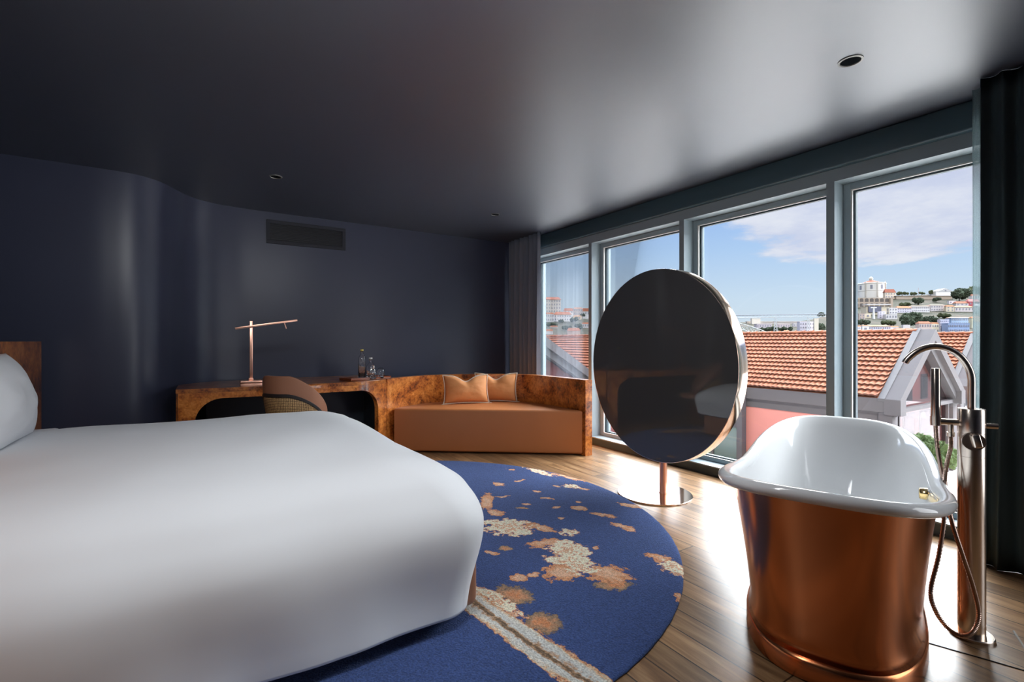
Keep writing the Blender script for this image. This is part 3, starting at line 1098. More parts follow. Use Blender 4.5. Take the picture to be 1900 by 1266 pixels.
def slab(plan_, z0, z1, r_, steps=5):
    c_ = sum(plan_, Vector()) / len(plan_)
    # inward offset by averaged edge normals
    nn = []
    m_ = len(plan_)
    for i in range(m_):
        a, b, c = plan_[i - 1], plan_[i], plan_[(i + 1) % m_]
        e1, e2 = (b - a).normalized(), (c - b).normalized()
        n1, n2 = Vector((-e1.y, e1.x, 0)), Vector((-e2.y, e2.x, 0))
        n3 = (n1 + n2)
        n3 = n3.normalized() / max(0.45, n3.normalized().dot(n1))
        nn.append(n3)
    prof_ = [(r_ * (1 - math.cos(PI / 2 * (1 - k / steps))) * 0 + r_ * (1 - math.sin(PI / 2 * k / steps)), z0 + r_ * (1 - math.cos(PI / 2 * k / steps))) for k in range(steps + 1)]
    prof_ += [(r_ * (1 - math.cos(PI / 2 * k / steps)), z1 - r_ * (1 - math.sin(PI / 2 * k / steps))) for k in range(steps + 1)]
    rings_ = [[p + nv * off + Vector((0, 0, z)) for p, nv in zip(plan_, nn)] for off, z in prof_]
    return loft_mesh(rings_, cap0=True, cap1=True)


o = link_mesh('seat', slab(plan, 0.015, 0.452, 0.022), M_leather, sofa)
md = o.modifiers.new('es', 'EDGE_SPLIT'); md.split_angle = R(35)
box_obj('plinth', (2.78, 3.1, 4.25, 4.6, 0, 0.02), M_navy, sofa)


def cushion(label, loc, yaw, tilt, w_=0.50, h_=0.315, th=0.15, seed=0, chop=0.2):
    root = thing('scatter_cushion', label, 'cushion', loc, 'orange cushions on the corner sofa', 0)
    mt = Matrix.Rotation(yaw, 4, 'Z') @ Matrix.Rotation(tilt, 4, 'X')
    me_ = pillow_mesh(w_, h_, th, pinch=0.07, chop=chop, seed=seed)
    me_.transform(mt)
    link_mesh('cover', me_, M_orange, root, local=True)
    pts = []
    N_ = 44
    def edge(u_, v_):
        x = u_ * (w_ / 2) * (1 - 0.07 * (1 - v_ * v_))
        z = v_ * (h_ / 2) * (1 - 0.07 * (1 - u_ * u_))
        if v_ > 0:
            z -= chop * h_ * math.exp(-(u_ / 0.34) ** 2) * v_ ** 1.5
        k = 1.03
        return Vector((x * k, 0.0, z * k + h_ / 2))
    for k in range(N_): pts.append(edge(-1 + 2 * k / N_, -1))
    for k in range(N_): pts.append(edge(1, -1 + 2 * k / N_))
    for k in range(N_): pts.append(edge(1 - 2 * k / N_, 1))
    for k in range(N_ + 1): pts.append(edge(-1, 1 - 2 * k / N_))
    bm = bmesh.new()
    add_tube(bm, [mt @ p for p in pts], 0.0055, 8)
    # small corner tabs
    for sx_ in (-1, 1):
        a = mt @ edge(sx_, -1)
        add_tube(bm, [a, a + mt @ Vector((sx_ * 0.028, 0, -0.002))], 0.006, 8)
    link_mesh('piping', bm_mesh(bm), M_piping, root, local=True)
    return root


cushion('orange cushion with cream piping, the left and nearer one on the corner sofa', (2.47, 4.79, 0.457), R(-17), R(-14), seed=1)
cushion('orange cushion with cream piping, partly behind the other on the corner sofa', (2.83, 4.765, 0.457), R(-35), R(-10), w_=0.48, h_=0.32, seed=5)

# ================================================================ DESK LAMP
lampo = thing('desk_lamp', 'angular copper desk lamp with a thin tilted crossbar', 'lamp', (0.345, 4.78, TZ))
box_obj('base', (0.265, 0.43, 4.71, 4.83, TZ, TZ + 0.022), M_rose, lampo, bevel=0.0015)
box_obj('base_cap', (0.265, 0.43, 4.71, 4.83, TZ + 0.024, TZ + 0.046), M_rose, lampo, bevel=0.0015)
box_obj('post', (0.338, 0.362, 4.77, 4.79, TZ + 0.046, 1.325), M_rose, lampo, bevel=0.001)
box_obj('post_foot', (0.330, 0.366, 4.765, 4.795, TZ + 0.046, TZ + 0.066), M_rose, lampo, bevel=0.001)
mt = Matrix.Translation((0.35, 4.760, 1.278)) @ Matrix.Rotation(R(-9.5), 4, 'Y')
box_obj('arm', (-0.125, 0.375, -0.008, 0.008, -0.009, 0.009), M_rose, lampo, bevel=0.001, mtx=mt)
mt2 = mt @ Matrix.Translation((0.265, 0, -0.008)) @ Matrix.Rotation(R(-8), 4, 'Y')
box_obj('handle', (-0.004, 0.004, -0.004, 0.004, -0.055, 0), M_rose, lampo, mtx=mt2)

# ================================================================ CHAIR
CH = (0.635, 4.16, 0)
chair = thing('tub_chair', 'rounded chair with brown leather back, black band and woven rattan shell', 'chair', CH)
chair.rotation_euler = (0, 0, R(-52))     # local +Y is the sitter's view


def shell_mesh(r0, z_lo, z_hi, thick, a_max=112, nphi=56, nz=10, bulge=0.02, uv=False):
    """part of the tub shell; z_lo, z_hi are functions of the angle from the back"""
    R_ = []
    phis = [R(-a_max + 2 * a_max * k / nphi) for k in range(nphi + 1)]
    vs, fs, uvs = [], [], []
    for layer_ in (0, 1):
        for j in range(nz + 1):
            for ph in phis:
                z = z_lo(ph) + (z_hi(ph) - z_lo(ph)) * j / nz
                r_ = r0 + 0.05 * (z - 0.45) / 0.4 + bulge * math.sin(min(1, max(0, (z - 0.45) / 0.42)) * PI) - layer_ * thick
                vs.append(Vector((r_ * math.sin(ph) * 1.04, -r_ * math.cos(ph), z)))
                uvs.append((ph / (2 * R(a_max)) + 0.5, (z - 0.4) / 0.5))
    W = nphi + 1
    S = (nz + 1) * W
    for j in range(nz):
        for i in range(nphi):
            a = j * W + i
            fs.append((a, a + 1, a + W + 1, a + W))
            b = S + a
            fs.append((b, b + W, b + W + 1, b + 1))
    for i in range(nphi):
        fs.append((i, S + i, S + i + 1, i + 1))
        a = nz * W + i
        fs.append((a, a + 1, S + a + 1, S + a))
    for j in range(nz):
        a = j * W
        fs.append((a, a + W, S + a + W, S + a))
        a = j * W + nphi
        fs.append((a, S + a, S + a + W, a + W))
    me_ = mesh_of(vs, fs)
    ul = me_.uv_layers.new(name='uv')
    for lp in me_.loops:
        ul.data[lp.index].uv = uvs[lp.vertex_index]
    return me_


def ztop(ph):
    a = abs(ph) / R(112)
    return 0.885 - 0.30 * (max(0, a - 0.22) / 0.78) ** 1.6


def zband(ph):
    a = abs(ph) / R(112)
    return 0.745 - 0.245 * (max(0, a - 0.22) / 0.78) ** 1.6


o = link_mesh('leather_back', shell_mesh(0.193, lambda p: zband(p) - 0.005, ztop, 0.034), M_leather2, chair, local=True, bevel=0.012, seg=3)
link_mesh('inner_lining', shell_mesh(0.170, lambda p: 0.45, lambda p: zband(p) + 0.01, 0.012), M_leather2, chair, local=True)
link_mesh('band', shell_mesh(0.198, lambda p: zband(p) - 0.02, lambda p: zband(p) + 0.006, 0.02), M_band, chair, local=True, bevel=0.003)
link_mesh('rattan_shell', shell_mesh(0.191, lambda p: 0.44, lambda p: zband(p) - 0.015, 0.014), M_rattan, chair, local=True)
lathe_obj('seat_cushion', (0, 0.03, 0), [(0, 0.42), (0.19, 0.42), (0.212, 0.435), (0.217, 0.455), (0.212, 0.475), (0.19, 0.488), (0, 0.492)], M_leather2, chair, 40, local=True)
lathe_obj('seat_rail', (0, 0.02, 0), [(0, 0.40), (0.20, 0.40), (0.20, 0.42), (0, 0.42)], M_black, chair, 40, local=True)
for sx_ in (-1, 1):
    for sy_ in (-1, 1):
        tube_obj('leg', [(sx_ * 0.16, 0.02 + sy_ * 0.16, 0.40), (sx_ * 0.205, 0.02 + sy_ * 0.205, 0.0185)], [0.013, 0.009], M_black, chair, 12, local=True)

# ================================================================ TRAY, BOTTLES, GLASSES
ta = math.atan2(0.16, 0.45)
TT = Matrix.Translation((1.20, 4.755, TZ)) @ Matrix.Rotation(ta, 4, 'Z')
tray = thing('serving_tray', 'thin reddish wooden tray with bottles on the right end of the desk', 'tray', TT @ Vector((0.23, 0.1, 0)))
box_obj('tray_base', (0, 0.475, 0, 0.20, 0.001, 0.010), M_tray, tray, bevel=0.002, mtx=TT)
bm = bmesh.new()
add_box(bm, 0, 0.475, 0, 0.008, 0.010, 0.026, TT); add_box(bm, 0, 0.475, 0.192, 0.20, 0.010, 0.026, TT)
add_box(bm, 0, 0.008, 0.008, 0.192, 0.010, 0.026, TT); add_box(bm, 0.467, 0.475, 0.008, 0.192, 0.010, 0.026, TT)
link_mesh('tray_rim', bm_mesh(bm), M_tray, tray, smooth=False)
ZT = TZ + 0.0105


def bottle(label, x, y, rb, hb_, rn, ht, cap_mat, name='glass_bottle'):
    t_ = thing(name, label, 'bottle', (x, y, ZT), 'bottles on the tray')
    lathe_obj('body', (x, y, ZT), [(0, 0.003), (rb - 0.004, 0.0), (rb, 0.005), (rb, hb_ - 0.02), (rb * 0.93, hb_), (rb * 0.6, hb_ + 0.02), (rn, hb_ + 0.035), (rn, ht - 0.018), (rn + 0.002, ht - 0.015), (rn + 0.002, ht - 0.006), (rn - 0.003, ht - 0.006),
              (rn - 0.003, hb_ + 0.035), (rb * 0.55, hb_ + 0.016), (rb * 0.88, hb_ - 0.005), (rb - 0.003, hb_ - 0.03), (rb - 0.003, 0.012), (0, 0.010)], M_glass, t_, 28, split=0)
    lathe_obj('cap', (x, y, ZT), [(0, ht - 0.006), (rn + 0.003, ht - 0.006), (rn + 0.003, ht + 0.010), (0, ht + 0.010)], cap_mat, t_, 20)
    return t_


bottle('tall clear glass bottle with a yellow cap, leftmost on the tray', 1.345, 4.905, 0.036, 0.215, 0.012, 0.285, M_cap)
bottle('shorter clear glass bottle with a white cap on the tray', 1.445, 4.945, 0.045, 0.125, 0.014, 0.200, M_capw)


def tumbler(label, x, y, prof):
    o_ = lathe_obj('drinking_glass', (x, y, ZT), prof, M_glass, None, 28, split=0)
    bm = bmesh.new(); bm.from_mesh(o_.data)
    bmesh.ops.translate(bm, verts=bm.verts, vec=(-x, -y, -ZT)); bm.to_mesh(o_.data); bm.free()
    o_.location = (x, y, ZT)
    for p in o_.data.polygons:
        p.use_smooth = True
    return tag(o_, label, 'glass', 'drinking glasses on the tray')


tumbler('upturned pear-shaped clear glass in front of the shorter bottle', 1.437, 4.842,
        [(0, 0.138), (0.012, 0.137), (0.017, 0.128), (0.018, 0.10), (0.030, 0.075), (0.039, 0.045), (0.037, 0.018), (0.031, 0.0), (0.029, 0.0), (0.035, 0.018), (0.037, 0.045), (0.028, 0.073), (0.010, 0.095), (0, 0.098)])
tumbler('rounded clear tumbler at the right end of the bottles', 1.535, 4.90,
        [(0, 0.104), (0.020, 0.103), (0.033, 0.092), (0.040, 0.070), (0.041, 0.05), (0.036, 0.02), (0.031, 0.0), (0.029, 0.0), (0.034, 0.02), (0.039, 0.05), (0.038, 0.068), (0.031, 0.088), (0.018, 0.097), (0, 0.098)])

# ================================================================ ROUND SCREEN ON A STAND
PHI = R(176.0)
nx, ny = math.cos(PHI), math.sin(PHI)
nvec = Vector((nx, ny, 0))
tvec = Vector((-ny, nx, 0))
FC = Vector((2.86, 2.48, 0.968))       # centre of the dark face
RD = 0.722
scr = thing('round_mirror_screen', 'large round dark glass mirror screen with rose gold rim on a floor stand', 'mirror', (2.90, 2.44, 0))


def disc_mesh(prof, n=120):
    """prof: (radius, offset behind the face)"""
    rings_ = []
    for r_, off in prof:
        rings_.append([FC - nvec * off + tvec * (r_ * math.cos(2 * PI * k / n)) + Vector((0, 0, r_ * math.sin(2 * PI * k / n))) for k in range(n)])
    return rings_


o = link_mesh('glass_face', loft_mesh(disc_mesh([(RD - 0.004, 0.012), (RD - 0.004, 0.001), (RD - 0.006, 0.0)]), cap1=True), M_glassdark, scr, smooth=False)
o = link_mesh('rim', loft_mesh(disc_mesh([(RD - 0.004, 0.004), (RD - 0.003, -0.001), (RD, -0.001), (RD + 0.001, 0.002), (RD + 0.001, 0.086), (RD - 0.002, 0.09), (RD - 0.02, 0.09)]), cap1=False), M_rosepol, scr)
md = o.modifiers.new('es', 'EDGE_SPLIT'); md.split_angle = R(35)
link_mesh('back_panel', loft_mesh(disc_mesh([(RD - 0.01, 0.014), (RD - 0.012, 0.088)]), cap0=True, cap1=True), M_black, scr, smooth=False)
tube_obj('pole', [(2.905, 2.425, 0.008), (2.905, 2.425, 0.30)], 0.027, M_rose, scr, 28)
lathe_obj('collar', (2.905, 2.425, 0.008), [(0.027, 0), (0.031, 0), (0.031, 0.012), (0.027, 0.012)], M_rose, scr, 28)
BC = (2.850, 2.462, 0)
lathe_obj('base', BC, [(0, 0.0), (0.268, 0.0), (0.272, 0.002), (0.272, 0.009), (0.270, 0.011), (0, 0.011)], M_rosepol, scr, 80)

# ================================================================ BATHTUB
TC = (2.296, 1.002); TH = 0.358
ct, st_ = math.cos(TH), math.sin(TH)


def rimz(u_):
    return 0.587 + 0.114 * (u_ * u_ + 0.004) ** 0.6


def tub_ring(L, W, n_e, zf, m_=144):
    out_ = []
    for k in range(m_):
        a = 2 * PI * k / m_
        c, s = math.cos(a), math.sin(a)
        u_ = math.copysign(abs(c) ** (2 / n_e), c)
        v_ = math.copysign(abs(s) ** (2 / n_e), s)
        out_.append(Vector((TC[0] + L * u_ * ct - W * v_ * st_, TC[1] + L * u_ * st_ + W * v_ * ct, zf(u_))))
    return out_


tub = thing('bathtub', 'freestanding copper bathtub with white enamel inside and curved rim', 'bathtub', (TC[0], TC[1], 0))
Lr, Wr = 0.872, 0.366
rr_ = []
# rolled rim from its underside over the top and down into the bowl
for dl, dz in ((-0.050, -0.012), (-0.030, -0.022), (-0.012, -0.020), (-0.003, -0.010), (0.0, 0.0), (-0.003, 0.010), (-0.014, 0.018), (-0.028, 0.018), (-0.042, 0.010)):
    rr_.append(tub_ring(Lr + dl, Wr + dl, 3.2, lambda u_, dz=dz: rimz(u_) - 0.006 + dz))
for k in range(1, 15):
    f_ = k / 14
    e_ = 1 - (1 - math.cos(f_ * PI / 2)) * 0.5
    L = (Lr - 0.045) - 0.36 * f_ ** 0.9 - (0.10 * max(0, f_ - 0.75) / 0.25)
    W = (Wr - 0.045) - 0.11 * f_ ** 1.0 - (0.06 * max(0, f_ - 0.75) / 0.25)
    rr_.append(tub_ring(L, W, 3.0 - 0.5 * f_, lambda u_, f_=f_: (rimz(u_) - 0.004) * (1 - f_) + 0.16 * f_ + 0.04 * (1 - f_) * f_))
rr_.append(tub_ring(0.36, 0.14, 2.4, lambda u_: 0.145))
link_mesh('basin', loft_mesh(rr_, cap1=True), M_enamel, tub)
sh = []
for k in range(0, 21):
    f_ = k / 20
    # z from the plinth to the underside of the rim
    L = 0.585 + (Lr - 0.058 - 0.585) * (f_ ** 1.25)
    W = 0.286 + (Wr - 0.045 - 0.286) * (f_ ** 1.6)
    if f_ < 0.12:
        q = (0.12 - f_) / 0.12
        L += 0.012 * q * q
        W += 0.012 * q * q
    sh.append(tub_ring(L, W, 2.75 + 0.35 * f_, lambda u_, f_=f_: 0.075 + (rimz(u_) - 0.022 - 0.075) * f_))
link_mesh('copper_shell', loft_mesh(sh, cap0=True), M_copper, tub)
pl = []
for L, W, z in ((0.600, 0.300, 0.0), (0.612, 0.306, 0.004), (0.612, 0.306, 0.060), (0.606, 0.303, 0.070), (0.596, 0.297, 0.076), (0.58, 0.285, 0.078)):
    pl.append(tub_ring(L, W, 2.6, lambda u_, z=z: z))
o = link_mesh('plinth', loft_mesh(pl, cap0=True, cap1=True), M_copper, tub)
md = o.modifiers.new('es', 'EDGE_SPLIT'); md.split_angle = R(60)
# overflow fitting on the inner wall beside the filler
fvec = Vector((ct, st_, 0)); svec = Vector((-st_, ct, 0))
oc = Vector((TC[0], TC[1], 0)) + fvec * -0.012 - svec * 0.299 + Vector((0, 0, 0.548))
bm = bmesh.new()
Mo = Matrix.Translation(oc) @ Matrix(((fvec.x, 0, svec.x, 0), (fvec.y, 0, svec.y, 0), (0, 1, 0, 0), (0, 0, 0, 1)))
prof = [(0.0, 0.016), (0.018, 0.016), (0.022, 0.012), (0.023, -0.01)]
rg = []
for r_, h_ in prof:
    rg.append([Mo @ Vector((max(r_, 1e-4) * math.cos(2 * PI * k / 32), max(r_, 1e-4) * math.sin(2 * PI * k / 32), h_)) for k in range(32)])
link_mesh('overflow_drain', loft_mesh(rg), M_brass, tub)

# ================================================================ BATH FILLER
FP = Vector((2.525, 0.612, 0))
fil = thing('bath_filler', 'tall brushed nickel floor-standing bath tap with arched spout and hand shower', 'tap', FP)
ud = Vector((-0.49, 0.87, 0)).normalized()
lathe_obj('base_plate', FP, [(0, 0), (0.068, 0), (0.068, 0.010), (0.065, 0.013), (0, 0.013)], M_steel, fil, 48)
lathe_obj('column', FP, [(0, 0.012), (0.0415, 0.012), (0.0415, 0.70), (0.0405, 0.7005), (0.0405, 0.7025), (0.0415, 0.703), (0.0415, 0.79), (0.0405, 0.7905), (0.0405, 0.7925), (0.0415, 0.793), (0.0415, 0.884), (0.040, 0.886), (0, 0.886)], M_steel, fil, 56)
sp = [(0, 0.88), (0, 0.95), (0, 1.0), (0.006, 1.035), (0.022, 1.072), (0.046, 1.102), (0.078, 1.122), (0.112, 1.128), (0.145, 1.120), (0.174, 1.101), (0.196, 1.077), (0.206, 1.060)]
spp = [FP + ud * a + Vector((0, 0, b)) for a, b in sp]
tube_obj('spout', catmull(spp, 4), 0.0125, M_steel, fil, 20)
wb = FP + ud * 0.108
tube_obj('bracket', [FP + Vector((0, 0, 0.828)), wb + Vector((0, 0, 0.828))], 0.0125, M_steel, fil, 20)
tube_obj('hand_shower', [wb + Vector((0, 0, 0.842)), wb + Vector((0, 0, 1.038)), wb + Vector((0, 0, 1.041))], [0.0155, 0.0155, 0.0135], M_steel, fil, 24)
tube_obj('shower_holder', [wb + Vector((0, 0, 0.812)), wb + Vector((0, 0, 0.850))], 0.0175, M_steel, fil, 24)
cb = FP + ud * 0.062
tube_obj('hose_connector', [cb + Vector((0, 0, 0.822)), cb + Vector((0, 0, 0.790)), cb + Vector((0, 0, 0.789)), cb + Vector((0, 0, 0.772))], [0.009, 0.009, 0.0125, 0.0125], M_steel, fil, 20)
tube_obj('knob', [FP - ud * 0.03 + Vector((0, 0, 0.822)), FP - ud * 0.075 + Vector((0, 0, 0.822))], 0.011, M_steel, fil, 20)
# lever: a disc on the column side with a thick handle
ld = Vector((-0.93, -0.36, 0)).normalized()
lc = FP + ld * 0.040 + Vector((0, 0, 0.765))
lt = Vector((-ld.y, ld.x, 0))
tube_obj('lever_plate', [lc - ld * 0.01, lc + ld * 0.012], 0.034, M_steel, fil, 36)
Ml = Matrix.Translation(lc + ld * 0.013) @ Matrix(((lt.x, ld.x, 0, 0), (lt.y, ld.y, 0, 0), (0, 0, 1, 0), (0, 0, 0, 1))) @ Matrix.Rotation(R(-12), 4, 'Y')
box_obj('lever_handle', (-0.006, 0.020, 0.0, 0.024, -0.022, 0.030), M_steel, fil, bevel=0.006, mtx=Ml, seg=3)


def at(px, py, d):
    """world point behind a pixel of the 1900 x 1266 photograph at a given depth along the view axis"""
    a = R(32.67)
    k = (px - 950) / 892.0
    return Vector((d * (math.sin(a) + math.cos(a) * k), d * (math.cos(a) - math.sin(a) * k), H - (py - 633) / 892.0 * d))


hose = [wb + Vector((0, 0, 0.815)), at(1738, 820, 1.93), at(1744, 860, 1.92), at(1752, 905, 1.90), at(1752, 960, 1.87), at(1742, 1030, 1.85), at(1727, 1095, 1.84), at(1735, 1132, 1.80), at(1757, 1164, 1.76), at(1784, 1180, 1.74),
        at(1806, 1172, 1.735), at(1816, 1140, 1.74), at(1806, 1090, 1.75), at(1786, 1030, 1.76), at(1768, 975, 1.78), at(1758, 930, 1.83), at(1753, 890, 1.88), at(1757, 860, 1.90), at(1764, 830, 1.905), cb + Vector((0, 0, 0.775))]
hp = catmull(hose, 22)
hr = [0.0072 + 0.0009 * (1 if i % 2 else -1) for i in range(len(hp))]
tube_obj('hose', hp, hr, M_hose, fil, 12)

# thin steel edge of a floor panel beside the tap
o = tube_obj('floor_panel_trim', [at(1716, 1192, 1.835).xy.to_3d() + Vector((0, 0, 0.001)), at(1960, 1262, 1.63).xy.to_3d() + Vector((0, 0, 0.001))], 0.0025, M_black, None, 6)
tag(o, 'thin black seam strip across the floor in front of the bath tap', 'floor trim')
o = tube_obj('floor_panel_trim', [at(1881, 1172, 1.903).xy.to_3d() + Vector((0, 0, 0.001)), at(1940, 1262, 1.63).xy.to_3d() + Vector((0, 0, 0.001))], 0.004, M_rim, None, 6)
tag(o, 'short bright steel strip in the floor right of the bath tap', 'floor trim')

# ================================================================ CURTAINS
def curtain_mesh(x_c, y0, y1, z0, z1, waves, amp, n=260, nz=26, seed=0, lean=0.0, flare=0.0):
    rings_ = []
    for j in range(nz + 1):
        f_ = j / nz
        z = z0 + (z1 - z0) * f_
        ring = []
        for i in range(n + 1):
            s = i / n
            y = y0 + (y1 - y0) * s
            a_ = amp * (0.8 + 0.4 * noise.noise(Vector((s * waves * 0.7, 0, seed)))) * (1 - 0.35 * f_ * f_)
            ph = s * waves * 2 * PI + 1.1 * noise.noise(Vector((s * 6, f_ * 0.8, seed + 4))) * 2
            x = x_c + a_ * math.sin(ph) + lean * (1 - f_) * 0.0
            yy = y + 0.3 * a_ * math.cos(ph) + flare * math.sin(f_ * PI) * (1 - s) * 0.02
            ring.append(Vector((x, yy, z)))
        rings_.append(ring)
    return loft_mesh(rings_, close_u=False)


o = link_mesh('dark_curtain', curtain_mesh(3.37, 0.775, 0.27, 0.0012, 2.497, 5.6, 0.036, seed=2), M_curtain, None, solid=0.004)
tag(o, 'floor-length dark teal curtain right of the windows', 'curtain')
o = link_mesh('sheer_curtain', curtain_mesh(3.47, 0.835, 0.72, 0.016, 2.497, 2.4, 0.022, n=90, seed=9), M_sheer, None)
tag(o, 'narrow translucent teal sheer at the edge of the dark curtain', 'curtain')
o = link_mesh('slate_curtain', curtain_mesh(3.50, 5.52, 4.80, 0.016, 2.497, 7, 0.05, seed=5), M_curtainL, None, solid=0.004)
tag(o, 'gathered slate grey curtain in the far corner behind the sofa', 'curtain')

# ================================================================ OUTSIDE: NEAR WAREHOUSES
struct(box_obj('ground', (5.0, 60, -40, 90, -5.1, -4.9), M_ground))


def tiled_roof(name, x_e, x_r, y0, y1, z_e, z_r, parent, rows=14, pitch=0.22, mat=None):
    """slope of overlapping wavy clay tiles, eave at x_e rising to the ridge at x_r"""
    mat = mat or M_tile
    ny_ = int((y1 - y0) / pitch * 6)
    lips = []
    vs, fs = [], []
    L = math.hypot(x_r - x_e, z_r - z_e)
    nx_, nz_ = -(z_r - z_e) / L, abs(x_r - x_e) / L
    if x_r < x_e:
        nx_ = -nx_
    for r_ in range(rows):
        b = len(vs)
        for e in (0, 1):
            f_ = (r_ + (e if e == 0 else 1.08)) / rows
            f_ = min(f_, 1.0)
            lift = 0.085 if e == 0 else 0.0
            for k in range(ny_ + 1):
                y = y0 + (y1 - y0) * k / ny_
                c = 0.5 + 0.5 * math.cos(2 * PI * (k / 6.0) + (r_ % 2) * 0.0)
                h_ = lift + 0.045 * c ** 0.7
                x = x_e + (x_r - x_e) * f_ + nx_ * h_
                z = z_e + (z_r - z_e) * f_ + nz_ * h_
                vs.append((x, y, z))
        for k in range(ny_):
            q = (b + k, b + k + 1, b + ny_ + 1 + k + 1, b + ny_ + 1 + k)
            fs.append(q)
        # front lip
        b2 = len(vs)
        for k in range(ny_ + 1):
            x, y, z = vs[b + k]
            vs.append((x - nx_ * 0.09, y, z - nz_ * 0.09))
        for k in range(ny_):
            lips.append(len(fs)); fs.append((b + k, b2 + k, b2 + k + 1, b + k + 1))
    me_ = mesh_of(vs, fs)
    o_ = link_mesh(name, me_, mat, parent, smooth=False)
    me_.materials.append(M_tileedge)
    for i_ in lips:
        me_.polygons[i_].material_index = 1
    return o_


def ridge_caps(x, y0, y1, z, parent):
    bm = bmesh.new()
    n_c = int((y1 - y0) / 0.42)
    for k in range(n_c):
        ya = y0 + (y1 - y0) * k / n_c
        yb = ya + (y1 - y0) / n_c * 1.06
        a, b = [], []
        for j in range(9):
            t_ = PI * j / 8
            a.append(bm.verts.new((x + 0.17 * math.cos(t_), ya, z + 0.02 + 0.13 * math.sin(t_))))
            b.append(bm.verts.new((x + 0.14 * math.cos(t_), yb, z + 0.0 + 0.11 * math.sin(t_))))
        for j in range(8):
            bm.faces.new((a[j], a[j + 1], b[j + 1], b[j]))
        bm.faces.new(a)
    link_mesh('ridge_tiles', bm_mesh(bm), M_tile, parent, smooth=False)


def gable_profile(bm, xm, hw, z_e, z_r, thick, y0, y1, drop=0.0):
    """a pitched band (both rakes) of given thickness measured downwards"""
    P_ = [(xm - hw, z_e), (xm, z_r), (xm + hw, z_e)]
    q = [(xm - hw, z_e - thick), (xm, z_r - thick * 1.15), (xm + hw, z_e - thick)]
    for a in range(2):
        quad = [P_[a], P_[a + 1], q[a + 1], q[a]]
        f0 = [bm.verts.new((x, y0, z - drop)) for x, z in quad]
        f1 = [bm.verts.new((x, y1, z - drop)) for x, z in quad]
        bm.faces.new(f0); bm.faces.new(f1[::-1])
        for i in range(4):
            j = (i + 1) % 4
            bm.faces.new((f0[i], f1[i], f1[j], f0[j]))


